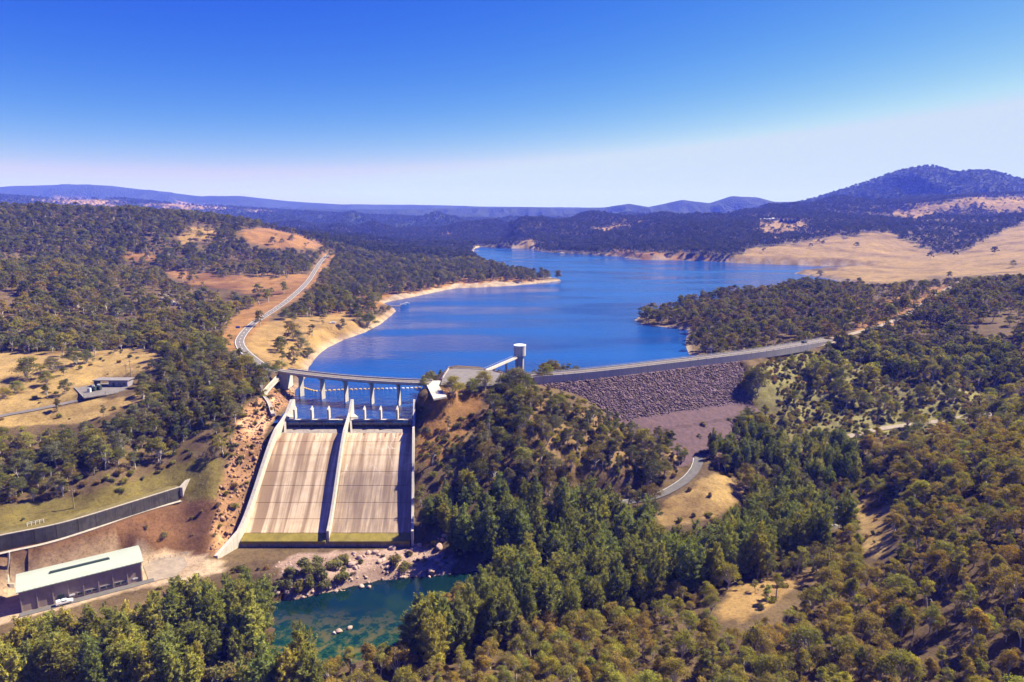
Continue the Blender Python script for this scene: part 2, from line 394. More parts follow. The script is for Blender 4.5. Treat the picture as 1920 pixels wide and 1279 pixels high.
# the long retaining wall above the power house: foot of the wall
RWALL = [P(-70, 1052, -22.3), P(0, 1032, -22.3), P(87, 1014, -22.3), P(148, 998, -22.3), P(248, 966, -22.3), P(300, 949, -22.3), P(340, 936, -22.3)]
RWALL_H = 5.6
def height(X, Y):
    far = np.clip((Y - 2300) / 900, 0, 1)
    h = rbf(X, Y)
    dist = np.hypot(X, Y)
    h = h + fbm(X, Y, 9, 3, 3) * np.clip(0.5 - dist / 4000, 0.1, 0.5) + fbm(X, Y, 60, 3, 9) * np.clip(dist / 500, 0.4, 4.0) * np.clip((dist - 250) / 300, 0, 1)
    h = h + fbm(X, Y, 330, 4, 29) * np.clip((Y - 1250) / 900, 0, 1) * 14 + (0.22 - np.abs(fbm(X * 1.3 + Y * 0.4, Y * 0.7, 420, 3, 37))) * np.clip((Y - 1700) / 700, 0, 1) * 85
    lowr = np.clip((Y - 2850) / 350, 0, 1) * np.clip((X / np.maximum(Y, 1) + 0.42) / 0.08, 0, 1) * np.clip((0.36 - X / np.maximum(Y, 1)) / 0.06, 0, 1)      # open valley country between the ranges
    h = h * (1 - 0.75 * lowr) + 4 * lowr
    r = ranges(X, Y)
    hf = np.maximum(h, r)
    h = np.where(Y > 2300, h * (1 - far) + hf * far, h)
    a, b_ = np.array(P(1390, 666, 13.4)), np.array(P(1570, 637, 13.4)); dv = (b_ - a)[:2]; L_ = np.hypot(*dv)
    sa = ((X - a[0]) * dv[0] + (Y - a[1]) * dv[1]) / L_; na = ((X - a[0]) * dv[1] - (Y - a[1]) * dv[0]) / L_      # along the dam end and out from it
    h = np.where((sa > -2) & (sa < L_ + 6) & (na > -1) & (na < 26), np.maximum(h, 9.6 - np.clip(na - 2, 0, 99) * 0.55 - np.clip(-sa, 0, 9)), h)
    # roads and pads
    for k, (w, line) in ROAD_LINES.items():
        ln = np.array(line)
        lo, hi = ln.min(0) - 30, ln.max(0) + 30
        m = (X > lo[0]) & (X < hi[0]) & (Y > lo[1]) & (Y < hi[1])
        if not m.any(): continue
        d, par = seg_dist(X[m], Y[m], line, closed=False)
        zr = np.interp(par, np.arange(len(line)), ln[:, 2])
        b = np.clip((d - w / 2 - 1.5) / 9.0, 0, 1); b = b * b * (3 - 2 * b)
        h[m] = (zr - 0.35) * (1 - b) + h[m] * b
    for (cx, cy), rad, z in PADS:
        d = np.hypot(X - cx, Y - cy); b = np.clip((d - rad) / 7.0, 0, 1); b = b * b * (3 - 2 * b)
        h = np.where(d < rad + 7, (z - 0.12) * (1 - b) + h * b, h)
    m = (Y > 200) & (Y < 310) & (X > -230) & (X < -120)
    if m.any():
        d, par = seg_dist(X[m], Y[m], RWALL, closed=False)
        k = np.clip(par.astype(int), 0, len(RWALL) - 2); A = np.array(RWALL)
        sgn = (A[k + 1, 0] - A[k, 0]) * (Y[m] - A[k, 1]) - (A[k + 1, 1] - A[k, 1]) * (X[m] - A[k, 0])
        inr = (par > 0.001) & (par < len(RWALL) - 1.001)
        hm = h[m]
        up = np.clip((d - 1.2) / 2.0, 0, 1)
        hm = np.where(inr & (sgn > 0) & (d < 9), np.where(d < 2.9, -22.6, np.maximum(hm, -22.6 + RWALL_H + 0.1)), hm)
        hm = np.where(inr & (sgn <= 0) & (d < 5), -22.5, hm)
        h[m] = hm
    # lake
    d, par = seg_dist(X, Y, LAKE)
    ins = in_poly(X, Y, LAKE)
    n_dam = 11
    natural = par > n_dam
    lo = np.where(natural, np.minimum(d * 0.10, 2.0) + 0.15, -60)
    hi = 0.15 + d * 0.62 + np.clip(d - 12, 0, 1e9) * 2
    h = np.where((par > 3.9) & ~natural & (Y > 345), np.minimum(h, 0.3 + d * 0.95), h)
    ho = np.where(natural, np.clip(h, lo, np.maximum(hi, lo)), h)
    h = np.where(ins, -0.2 - np.minimum(d * 0.3, 9), ho)
    # river
    d, par = seg_dist(X, Y, RIVER); ins = in_poly(X, Y, RIVER)
    lo = RIVER_Z + 0.1 + np.minimum(d * 0.12, 1.5)
    hi = RIVER_Z + 0.1 + d * 0.9
    h = np.where(ins, RIVER_Z - 0.1 - np.minimum(d * 0.15, 2.5), np.where(d < 30, np.clip(h, np.minimum(lo, 1e9), np.where(d < 14, hi, 1e9)), np.maximum(h, RIVER_Z + 1.0)))
    # the cut the spillway sits in
    t = (SP_Y0 - Y) / (SP_Y0 - SP_Y1)
    xl, xr = sp_x(0, t), sp_x(2, t)
    tt = np.clip(t, 0, 1)
    cut = sp_prof(tt) - 1.2
    out = np.maximum(np.maximum(xl - X, X - xr), 0)
    mask = (t > -0.34) & (t < 1.0)
    side = np.where(X < xl, np.maximum(out - 2.5, 0) * 1.15 + 1.2, np.maximum(out - 2.0, 0) * 1.0 + 3.6) + np.where(out > 0, 0, -3.0)
    h = np.where(mask, np.minimum(h, cut + np.where(out > 0, side, 0)), h)
    w_ = np.clip((xl - 2.5 - X) / 4, 0, 1) * np.clip((xl + (-34) - X) / -8, 0, 1) * mask
    h = h + w_ * (np.abs(fbm(X, Y * 0.5, 9, 3, 91)) * 4.0 - 1.2)
    ap = (t >= 1.0) & (t < 1.5) & (out < 8)
    h = np.where(ap, np.minimum(h, -38.6 + out * 0.7), h)
    return h
def axis(a, b, fine0, fine1, s0, g):
    v = list(np.arange(fine0, fine1 + 1e-6, s0))
    x = fine1
    while x < b: x += s0 + (x - fine1) * g; v.append(x)
    x = fine0
    pre = []
    while x > a: x -= s0 + (fine0 - x) * g; pre.append(x)
    return np.array(pre[::-1] + v)
gx = axis(-9500, 9500, -230, 250, 2.4, 0.016)
gy = axis(-120, 14500, 100, 420, 2.4, 0.0135)
GX, GY = np.meshgrid(gx, gy)
GZ = height(GX, GY)
def ground(x, y):
    """terrain height at a place (bilinear on the built sheet)"""
    x = np.asarray(x, float); y = np.asarray(y, float)
    i = np.clip(np.searchsorted(gx, x) - 1, 0, len(gx) - 2); j = np.clip(np.searchsorted(gy, y) - 1, 0, len(gy) - 2)
    tx = (x - gx[i]) / (gx[i + 1] - gx[i]); ty = (y - gy[j]) / (gy[j + 1] - gy[j])
    return (GZ[j, i] * (1 - tx) + GZ[j, i + 1] * tx) * (1 - ty) + (GZ[j + 1, i] * (1 - tx) + GZ[j + 1, i + 1] * tx) * ty
def gz(x, y): return float(ground(x, y))

# ------------------------------------------------------------------ land cover: outline in the photo, ground colour, share of trees left standing
DRY, STRAW, ORANGE, GREENG = (0.27, 0.172, 0.065), (0.295, 0.198, 0.076), (0.25, 0.132, 0.048), (0.135, 0.105, 0.03)
REDB, ROCK, PALE, FLOOR, PINK = (0.13, 0.065, 0.032), (0.36, 0.20, 0.10), (0.34, 0.265, 0.195), (0.115, 0.078, 0.040), (0.30, 0.21, 0.165)
COVER = [
    ('field', [(-200, 655), (60, 662), (150, 655), (280, 652), (305, 668), (300, 690), (240, 702), (185, 712), (150, 745), (200, 750), (260, 735), (255, 755), (180, 790), (110, 800), (-200, 800)], STRAW, 0.02),
    ('meadow', [(432, 655), (450, 612), (480, 602), (560, 598), (640, 588), (700, 598), (740, 575), (735, 592), (690, 624), (620, 652), (590, 680), (560, 700), (525, 695), (490, 680), (470, 662)], DRY, 0.03),
    ('clearing', [(300, 512), (330, 505), (470, 518), (560, 514), (585, 520), (570, 540), (530, 560), (500, 560), (440, 545), (330, 528)], ORANGE, 0.05),
    ('cutting', [(425, 660), (410, 635), (430, 595), (480, 570), (520, 560), (560, 535), (585, 515), (602, 490), (625, 470), (632, 474), (610, 500), (590, 530), (545, 570), (500, 600), (470, 625), (455, 650)], ORANGE, 0.04),
    ('paddock', [(335, 452), (350, 432), (405, 428), (402, 445), (385, 454)], DRY, 0.15),
    ('paddock', [(440, 432), (500, 424), (560, 438), (605, 455), (604, 468), (540, 464), (470, 456)], ORANGE, 0.05),
    ('paddock', [(230, 480), (290, 474), (300, 484), (240, 492)], ORANGE, 0.3),
    ('beach', [(700, 572), (716, 572), (727, 568), (800, 553), (850, 544), (900, 542), (1055, 529), (1055, 521), (990, 526), (900, 533), (850, 535), (780, 545), (735, 555), (700, 558)], PALE, 0.0),
    ('picnic', [(600, 560), (700, 540), (830, 520), (1000, 515), (1010, 528), (850, 536), (740, 556), (690, 590), (620, 590)], ORANGE, 0.75),
    ('paddock', [(672, 452), (722, 454), (722, 463), (680, 461)], ORANGE, 0.05),
    ('paddock', [(955, 468), (972, 452), (1000, 449), (1004, 467)], STRAW, 0.05),
    ('paddock', [(1112, 432), (1150, 417), (1215, 414), (1180, 425), (1130, 442)], DRY, 0.25),
    ('paddock', [(825, 440), (850, 434), (850, 446), (830, 448)], DRY, 0.2),
    ('paddock', [(735, 430), (745, 417), (775, 416), (770, 428), (750, 432)], STRAW, 0.1),
    ('shore', [(1135, 481), (1150, 470), (1250, 476), (1330, 480), (1340, 493), (1200, 490)], ORANGE, 0.2),
    ('grass_hill', [(1335, 494), (1400, 470), (1480, 455), (1540, 446), (1600, 440), (1665, 434), (1700, 455), (1760, 477), (1830, 455), (1920, 415), (2150, 380), (2150, 520), (1920, 512), (1780, 520), (1640, 531), (1560, 524), (1480, 512), (1600, 503), (1500, 499), (1400, 496)], (0.24, 0.158, 0.066), 0.006),
    ('grass_crest', [(1655, 402), (1720, 383), (1840, 370), (1920, 366), (2150, 366), (2150, 384), (1920, 402), (1850, 395), (1820, 388), (1750, 402), (1720, 418), (1680, 412)], DRY, 0.05),
    ('scrub_hill', [(1440, 455), (1480, 425), (1560, 405), (1660, 398), (1680, 415), (1660, 436), (1600, 441), (1540, 447), (1480, 456)], (0.16, 0.12, 0.075), 0.8),
    ('scrub_hill', [(1690, 445), (1700, 425), (1750, 402), (1820, 386), (1860, 395), (1925, 405), (1890, 432), (1840, 452), (1780, 478), (1740, 470)], (0.16, 0.12, 0.075), 0.7),
    ('village', [(1418, 417), (1440, 412), (1510, 412), (1520, 420), (1480, 440), (1450, 450), (1420, 440)], DRY, 0.12),
    ('mound', [(1225, 965), (1240, 945), (1290, 918), (1312, 896), (1350, 890), (1392, 903), (1402, 930), (1372, 952), (1290, 980), (1230, 985)], STRAW, 0.0),
    ('strip', [(1588, 930), (1672, 942), (1680, 995), (1655, 1045), (1612, 1035), (1612, 975)], STRAW, 0.0),
    ('strip', [(1335, 1160), (1372, 1112), (1425, 1092), (1500, 1080), (1525, 1085), (1480, 1115), (1430, 1148), (1385, 1168)], DRY, 0.1),
    ('far_paddock', [(70, 376), (130, 371), (200, 373), (255, 380), (215, 386), (120, 383)], DRY, 0.05),
    ('far_paddock', [(250, 385), (330, 381), (425, 387), (400, 392), (300, 391)], DRY, 0.05),
    ('knoll', [(782, 780), (800, 745), (830, 722), (905, 735), (925, 765), (890, 795), (850, 835), (805, 870), (782, 860)], ORANGE, 0.05),
    ('knoll_scrub', [(905, 735), (1010, 742), (1100, 770), (1200, 800), (1280, 850), (1270, 890), (1150, 900), (1000, 880), (860, 900), (805, 870), (850, 835), (890, 795)], (0.20, 0.13, 0.06), 0.85),
    ('verge', [(-100, 960), (150, 925), (250, 905), (345, 866), (415, 862), (418, 945), (350, 945), (335, 915), (0, 1006), (-100, 1020)], GREENG, 0.0),
    ('embankment', [(-100, 1052), (0, 1036), (180, 985), (345, 940), (415, 940), (405, 1040), (270, 1045), (20, 1090), (-100, 1100)], REDB, 0.0),
    ('yard', [(-100, 1100), (20, 1085), (260, 1025), (345, 1040), (420, 1050), (420, 1075), (350, 1085), (270, 1100), (60, 1160), (-100, 1190)], (0.34, 0.25, 0.17), 0.0),
    ('cut_rock', [(495, 745), (520, 705), (550, 715), (556, 740), (530, 770), (512, 790), (490, 840), (462, 930), (440, 1010), (415, 1050), (392, 1035), (402, 950), (425, 880), (440, 820), (462, 770)], ROCK, 0.0),
    ('river_bank', [(530, 1120), (520, 1060), (560, 1035), (650, 1030), (790, 1025), (850, 1050), (840, 1085), (760, 1095), (640, 1115), (540, 1132)], PINK, 0.0),
    ('valley_side', [(1400, 690), (1440, 672), (1530, 662), (1640, 690), (1700, 705), (1900, 730), (1960, 770), (1750, 800), (1560, 840), (1500, 842), (1440, 790), (1400, 740)], (0.185, 0.165, 0.06), 0.34),
    ('headland_gap', [(1620, 570), (1720, 545), (1800, 525), (1830, 540), (1740, 580), (1660, 620), (1600, 625)], ORANGE, 0.6),
    ('creek', [(1545, 975), (1560, 940), (1580, 940), (1585, 985), (1560, 995)], (0.12, 0.10, 0.085), 0.0),
]
def cover_at(X, Y, Z):
    u, v = project(X, Y, Z)
    u = u + fbm(X, Y, 22, 4, 41) * 16; v = v + fbm(X, Y, 22, 4, 57) * 9
    idx = np.full(np.shape(X), -1)
    for k, (nm, poly, col, dens) in enumerate(COVER):
        x0 = min(p[0] for p in poly); x1 = max(p[0] for p in poly)
        m = in_poly(u, v, poly)
        if nm == 'far_paddock': m &= (Y > 2500)
        if nm in ('mound', 'strip', 'knoll', 'knoll_scrub', 'verge', 'embankment', 'yard', 'cut_rock', 'river_bank', 'valley_side', 'creek', 'field'): m &= (Y < 620)
        idx = np.where(m, k, idx)
    return idx
CI = cover_at(GX, GY, GZ)
ny, nx = GX.shape
cov = np.empty((ny, nx, 3)); cov[:] = FLOOR
cov[GY > 1250] = (0.085, 0.07, 0.04)
for k, (nm, poly, col, dens) in enumerate(COVER): cov[CI == k] = col
# far flanks: woodland seen from too far to tell the trees apart, with cleared paddocks on the gentle rises
farm = np.clip((GY - 2700) / 500, 0, 1)[..., None]
wood = np.array((0.028, 0.036, 0.020)) * (1 + 0.5 * fbm(GX, GY, 160, 4, 71))[..., None]
cov = cov * (1 - farm) + wood * farm
pad = np.clip((fbm(GX * 0.45, GY, 420, 3, 83) - 0.22) * 9, 0, 1) * np.clip((GY - 3300) / 300, 0, 1) * np.clip((5200 - GY) / 300, 0, 1) * np.clip((-GX - GY * 0.28) / 300, 0, 1)
cov = cov * (1 - pad[..., None]) + np.array((0.30, 0.22, 0.11)) * pad[..., None]
crest = (CI >= 0) & (GY > 2200) & (GY < 3300)
for k, (nm, poly, col, dens) in enumerate(COVER):
    if nm in ('grass_crest', 'grass_hill', 'scrub_hill', 'village', 'paddock'): cov[(CI == k) & (GY < 3300)] = col
rk = fbm(GX, GY, 14, 4, 131)[..., None]; isr = np.isin(CI, [k for k, c_ in enumerate(COVER) if c_[0] == 'cut_rock'])[..., None]
cov = np.where(isr, cov * (1 + 0.9 * rk) * np.where(rk > 0.25, np.array((1.25, 1.3, 1.5)), 1.0), cov)
for k, c_ in enumerate(COVER):
    if c_[0] == 'far_paddock': cov[CI == k] = c_[2]
# bare drawdown rim round the lake, steep rock
dl, _ = seg_dist(GX, GY, LAKE)
rim = np.clip(1 - dl / np.clip(3.5 + GY * 0.004, 3, 14), 0, 1) * (GZ > -1) * (GZ < 7) * (GY > 360)
cov = cov * (1 - rim[..., None]) + np.array(PALE) * rim[..., None]
me = bpy.data.meshes.new('terrain')
co = np.stack([GX, GY, GZ], -1).reshape(-1, 3)
ii = np.arange(ny * nx).reshape(ny, nx)
quads = np.stack([ii[:-1, :-1], ii[:-1, 1:], ii[1:, 1:], ii[1:, :-1]], -1).reshape(-1, 4)
me.vertices.add(len(co)); me.vertices.foreach_set('co', co.ravel())
me.loops.add(quads.size); me.loops.foreach_set('vertex_index', quads.ravel())
me.polygons.add(len(quads)); me.polygons.foreach_set('loop_start', np.arange(0, quads.size, 4)); me.polygons.foreach_set('loop_total', np.full(len(quads), 4))
me.polygons.foreach_set('use_smooth', np.ones(len(quads), bool))
at = me.attributes.new('cover', 'FLOAT_COLOR', 'POINT')
at.data.foreach_set('color', np.concatenate([cov.reshape(-1, 3), np.ones((ny * nx, 1))], 1).ravel())
me.update(); me.validate()
terrain = bpy.data.objects.new('ground', me); C.objects.link(terrain); tag(terrain, kind='structure')

m, nt, out = new_mat('ground_cover')
att = N(nt, 'Attribute', attribute_name='cover'); geo = N(nt, 'NewGeometry')
na = N(nt, 'TexNoise', Scale=0.09, Detail=9.0, Roughness=0.7); nt.links.new(geo.outputs['Position'], na.inputs['Vector'])
nb = N(nt, 'TexNoise', Scale=0.9, Detail=8.0, Roughness=0.75); nt.links.new(geo.outputs['Position'], nb.inputs['Vector'])
c1 = mixc(nt, 1.0, att.outputs[0], ramp(nt, na.outputs[0], [(0.3, (0.55, 0.5, 0.45)), (0.52, (1, 1, 1)), (0.72, (1.25, 1.2, 1.1))]), 'MULTIPLY')
ne = N(nt, 'TexNoise', Scale=0.013, Detail=8.0, Roughness=0.72); nt.links.new(geo.outputs['Position'], ne.inputs['Vector'])
c1 = mixc(nt, 1.0, c1, ramp(nt, ne.outputs[0], [(0.36, (0.55, 0.5, 0.55)), (0.5, (1, 1, 1)), (0.66, (1.2, 1.17, 1.1))]), 'MULTIPLY')
c2 = mixc(nt, 1.0, c1, ramp(nt, nb.outputs[0], [(0.32, (0.5, 0.47, 0.44)), (0.5, (1, 1, 1)), (0.7, (1.2, 1.2, 1.2))]), 'MULTIPLY')
bs = N(nt, 'BsdfPrincipled', Roughness=0.95); bs.inputs['Specular IOR Level'].default_value = 0.1
nt.links.new(c2, bs.inputs['Base Color'])
nc = N(nt, 'TexNoise', Scale=0.35, Detail=9.0, Roughness=0.7); nt.links.new(geo.outputs['Position'], nc.inputs['Vector'])
nd = N(nt, 'TexVoronoi', Scale=0.055); nt.links.new(geo.outputs['Position'], nd.inputs['Vector'])
sep = N(nt, 'SeparateXYZ'); nt.links.new(geo.outputs['Position'], sep.inputs[0])
mr = N(nt, 'MapRange'); mr.inputs[1].default_value = 2400; mr.inputs[2].default_value = 3200; nt.links.new(sep.outputs[1], mr.inputs[0])
b1 = N(nt, 'Bump', Strength=0.55, Distance=0.8); nt.links.new(nc.outputs[0], b1.inputs['Height'])
b2 = N(nt, 'Bump', Distance=14.0, invert=True); nt.links.new(mr.outputs[0], b2.inputs['Strength']); nt.links.new(nd.outputs[0], b2.inputs['Height']); nt.links.new(b1.outputs[0], b2.inputs['Normal'])
nt.links.new(b2.outputs[0], bs.inputs['Normal']); nt.links.new(bs.outputs[0], out.inputs[0])
me.materials.append(m)

# ------------------------------------------------------------------ water
def sheet(name, poly, z, mat):
    tris = tessellate_polygon([[Vector((x, y, 0)) for x, y in poly]])
    me = bpy.data.meshes.new(name); me.from_pydata([(x, y, z) for x, y in poly], [], [tuple(t) for t in tris])
    me.materials.append(mat); me.update()
    bm = bmesh.new(); bm.from_mesh(me); bmesh.ops.recalc_face_normals(bm, faces=bm.faces)
    if sum(f.normal.z for f in bm.faces) < 0: bmesh.ops.reverse_faces(bm, faces=bm.faces)
    bm.to_mesh(me); bm.free()
    o = bpy.data.objects.new(name, me); C.objects.link(o); tag(o, kind='structure'); return o
m, nt, out = new_mat('lake_water')
geo = N(nt, 'NewGeometry')
w1 = N(nt, 'TexNoise', Scale=0.22, Detail=5.0, Roughness=0.65); nt.links.new(geo.outputs['Position'], w1.inputs['Vector'])
mp = N(nt, 'Mapping'); mp.inputs['Scale'].default_value = (0.004, 0.016, 1); nt.links.new(geo.outputs['Position'], mp.inputs[0])
w2 = N(nt, 'TexNoise', Scale=1.0, Detail=4.0); nt.links.new(mp.outputs[0], w2.inputs['Vector'])
bs = N(nt, 'BsdfPrincipled', Roughness=0.12, IOR=1.33)
nt.links.new(ramp(nt, w2.outputs[0], [(0.35, (0.001, 0.034, 0.17)), (0.65, (0.003, 0.055, 0.23))]), bs.inputs['Base Color'])
rr = ramp(nt, w2.outputs[0], [(0.42, (0.05,) * 3), (0.6, (0.26,) * 3)]); nt.links.new(rr, bs.inputs['Roughness'])
bp = N(nt, 'Bump', Distance=1.2); nt.links.new(ramp(nt, w2.outputs[0], [(0.40, (0.85,) * 3), (0.58, (0.6,) * 3), (0.70, (0.2,) * 3)]), bp.inputs['Strength']); nt.links.new(w1.outputs[0], bp.inputs['Height']); nt.links.new(bp.outputs[0], bs.inputs['Normal'])
nt.links.new(bs.outputs[0], out.inputs[0])
lake_poly = [np.array(p) for p in LAKE]
lake = sheet('lake', [tuple(p) for p in lake_poly], 0.0, m)
m, nt, out = new_mat('river_water')
geo = N(nt, 'NewGeometry')
w1 = N(nt, 'TexNoise', Scale=0.045, Detail=6.0, Roughness=0.6); nt.links.new(geo.outputs['Position'], w1.inputs['Vector'])
w2 = N(nt, 'TexNoise', Scale=0.25, Detail=6.0, Roughness=0.7); nt.links.new(geo.outputs['Position'], w2.inputs['Vector'])
sep = N(nt, 'SeparateXYZ'); nt.links.new(geo.outputs['Position'], sep.inputs[0])
mr = N(nt, 'MapRange'); mr.inputs[1].default_value = 234; mr.inputs[2].default_value = 206; nt.links.new(sep.outputs[1], mr.inputs[0])
deep = ramp(nt, w1.outputs[0], [(0.35, (0.001, 0.009, 0.016)), (0.55, (0.003, 0.017, 0.016)), (0.68, (0.012, 0.030, 0.010))])
weed = ramp(nt, w2.outputs[0], [(0.38, (0.003, 0.026, 0.016)), (0.48, (0.014, 0.052, 0.008)), (0.58, (0.12, 0.10, 0.02))])
mm = N(nt, 'Math', operation='MULTIPLY'); nt.links.new(mr.outputs[0], mm.inputs[0]); mm.inputs[1].default_value = 0.8
bs = N(nt, 'BsdfPrincipled', Roughness=0.06, IOR=1.33)
nt.links.new(mixc(nt, mm.outputs[0], deep, weed), bs.inputs['Base Color'])
w3 = N(nt, 'TexNoise', Scale=0.8, Detail=3.0); nt.links.new(geo.outputs['Position'], w3.inputs['Vector'])
bp = N(nt, 'Bump', Strength=0.06, Distance=0.3); nt.links.new(w3.outputs[0], bp.inputs['Height']); nt.links.new(bp.outputs[0], bs.inputs['Normal'])
nt.links.new(bs.outputs[0], out.inputs[0])
river = sheet('river', RIVER, RIVER_Z, m)
# ------------------------------------------------------------------ materials of built things
concrete = surface('weathered_concrete', (0.38, 0.33, 0.28), var=0.16, scale=0.5, bump=0.2, streak=0.45)
concrete_pale = surface('pale_concrete', (0.47, 0.42, 0.36), var=0.12, scale=0.6, bump=0.15, streak=0.3)
concrete_dark = surface('stained_and_shaded_concrete', (0.25, 0.21, 0.18), var=0.3, scale=0.5, bump=0.25, streak=0.6)  # run-down stains; the dark tone also carries shade on the crest front
asphalt = surface('asphalt', (0.115, 0.105, 0.10), var=0.22, scale=0.35, bump=0.15, rough=0.9)
asphalt_pale = surface('worn_asphalt', (0.155, 0.135, 0.125), var=0.2, scale=0.3, bump=0.15, rough=0.9)
gravel = surface('gravel_track', (0.26, 0.205, 0.155), var=0.25, scale=0.4, bump=0.3)
white_paint = surface('white_road_paint', (0.72, 0.70, 0.66), var=0.15, scale=1.5, bump=0.05)
steel = surface('galvanised_steel', (0.42, 0.42, 0.42), rough=0.5, var=0.12, metallic=0.3)
rust_rail = surface('brown_rail', (0.24, 0.15, 0.10), rough=0.7, var=0.2)
algae = surface('algae_on_concrete', (0.20, 0.155, 0.022), var=0.3, scale=0.35, bump=0.2, rough=0.6)
roof_green = surface('pale_green_roofing', (0.345, 0.375, 0.31), rough=0.6, var=0.06, scale=0.2, bump=0.05)
wall_brown = surface('brown_render', (0.34, 0.255, 0.21), var=0.12, scale=0.5, bump=0.1, streak=0.25)
pilaster = surface('grey_brown_pilaster', (0.36, 0.30, 0.26), var=0.12)
dark_glass = surface('dark_glass', (0.02, 0.025, 0.03), rough=0.1, var=0.1, bump=0.0, spec=0.6)
dark_paint = surface('dark_green_paint', (0.035, 0.05, 0.045), rough=0.5, var=0.15)
car_white = surface('white_car_paint', (0.75, 0.75, 0.75), rough=0.25, var=0.03, bump=0.0, spec=0.5)
car_dark = surface('dark_car_paint', (0.03, 0.035, 0.05), rough=0.25, var=0.05, bump=0.0, spec=0.5)
rubber = surface('tyre_rubber', (0.02, 0.02, 0.02), rough=0.9, var=0.1)
yellow_float = surface('yellow_float', (0.80, 0.50, 0.10), rough=0.5, var=0.1)
white_float = surface('white_float', (0.80, 0.78, 0.74), rough=0.5, var=0.1)
blue_sign = surface('blue_sign_paint', (0.02, 0.10, 0.50), rough=0.4, var=0.03, bump=0.0)
timber = surface('grey_timber', (0.30, 0.22, 0.15), var=0.25, scale=1.5)
white_wall = surface('white_render', (0.75, 0.74, 0.72), var=0.05)
dark_roof = surface('dark_roofing', (0.03, 0.03, 0.04), rough=0.6, var=0.15)
purple_rock = surface('dam_rock', (0.138, 0.086, 0.094), var=0.65, scale=0.35, bump=0.5, bscale=2.0)
berm_soil = surface('berm_fill', (0.085, 0.044, 0.050), var=0.4, scale=0.5, bump=0.5, bscale=2.0)
boulder_mat = surface('pink_granite', (0.36, 0.25, 0.20), var=0.3, scale=0.5, bump=0.5, bscale=1.5)
orange_rock = surface('orange_cut_rock', (0.27, 0.15, 0.08), var=0.75, scale=0.45, bump=0.6, bscale=1.2)
grey_rock = surface('grey_granite', (0.30, 0.27, 0.25), var=0.3, scale=0.4, bump=0.5)
wall_dark = surface('shade_darkened_wall', (0.065, 0.055, 0.05), var=0.4, scale=0.4, bump=0.35, streak=0.5)  # shade on the retaining wall and crest recess put into a near-black base

# chute slabs: cream concrete, brown run-off streaks down the fall line, rust at the sill, pale cracks in one bay
m, nt, out = new_mat('chute_concrete'); chute_mat = m
geo = N(nt, 'NewGeometry'); sep = N(nt, 'SeparateXYZ'); nt.links.new(geo.outputs['Position'], sep.inputs[0])
def stretched(sx, sy, sz, scale, detail, off=0.0):
    mp = N(nt, 'Mapping'); mp.inputs['Scale'].default_value = (sx, sy, sz); mp.inputs['Location'].default_value = (off, off, 0); nt.links.new(geo.outputs['Position'], mp.inputs[0])
    n = N(nt, 'TexNoise', Scale=scale, Detail=detail, Roughness=0.6); nt.links.new(mp.outputs[0], n.inputs['Vector']); return n.outputs[0]
base = ramp(nt, stretched(1, 1, 1, 0.25, 6), [(0.3, (0.56, 0.405, 0.245)), (0.7, (0.74, 0.56, 0.37))])
st = ramp(nt, stretched(0.30, 0.012, 0.012, 1.0, 3), [(0.44, (0, 0, 0)), (0.60, (0.9,) * 3)])
c = mixc(nt, st, base, (0.27, 0.17, 0.095))
st2 = ramp(nt, stretched(1.3, 0.03, 0.03, 1.0, 4, 7.0), [(0.5, (0, 0, 0)), (0.72, (0.5,) * 3)])
c = mixc(nt, st2, c, (0.20, 0.13, 0.08))
bay = N(nt, 'Math', operation='GREATER_THAN'); bay.inputs[1].default_value = -78.5; nt.links.new(sep.outputs[0], bay.inputs[0])
low = N(nt, 'MapRange'); low.inputs[1].default_value = -13; low.inputs[2].default_value = -17.5; nt.links.new(sep.outputs[2], low.inputs[0])
lowm = N(nt, 'Math', operation='MULTIPLY'); nt.links.new(low.outputs[0], lowm.inputs[0]); nt.links.new(bay.outputs[0], lowm.inputs[1])
ln = mixc(nt, 1.0, ramp(nt, stretched(0.8, 0.08, 0.08, 1.0, 5, 3.0), [(0.3, (0.2,) * 3), (0.7, (0.95,) * 3)]), lowm.outputs[0], 'MULTIPLY')
c = mixc(nt, ln, c, (0.21, 0.15, 0.11))
vor = N(nt, 'TexVoronoi', Scale=0.11, feature='DISTANCE_TO_EDGE'); 
nn = N(nt, 'TexNoise', Scale=0.3, Detail=4.0); nt.links.new(geo.outputs['Position'], nn.inputs['Vector'])
wv = mixc(nt, 0.75, geo.outputs['Position'], nn.outputs[1], 'LINEAR_LIGHT'); nt.links.new(wv, vor.inputs['Vector'])
ck = ramp(nt, vor.outputs[0], [(0.003, (0.7,) * 3), (0.010, (0, 0, 0))])
up = N(nt, 'MapRange'); up.inputs[1].default_value = -19; up.inputs[2].default_value = -14; nt.links.new(sep.outputs[2], up.inputs[0])
upm = N(nt, 'Math', operation='MULTIPLY'); nt.links.new(up.outputs[0], upm.inputs[0]); nt.links.new(bay.outputs[0], upm.inputs[1])
ck = mixc(nt, 1.0, ck, upm.outputs[0], 'MULTIPLY'); ck = mixc(nt, 1.0, ck, ramp(nt, stretched(1, 1, 1, 0.14, 2, 5.0), [(0.45, (0, 0, 0)), (0.55, (0.9,) * 3)]), 'MULTIPLY')
c = mixc(nt, ck, c, (0.80, 0.74, 0.66))
tp = N(nt, 'MapRange'); tp.inputs[1].default_value = -8.0; tp.inputs[2].default_value = -4.0; nt.links.new(sep.outputs[2], tp.inputs[0])
ru = mixc(nt, 1.0, ramp(nt, stretched(0.45, 0.10, 0.10, 1.0, 4, 11.0), [(0.56, (0, 0, 0)), (0.64, (0.9,) * 3)]), tp.outputs[0], 'MULTIPLY')
c = mixc(nt, ru, c, (0.23, 0.085, 0.04))
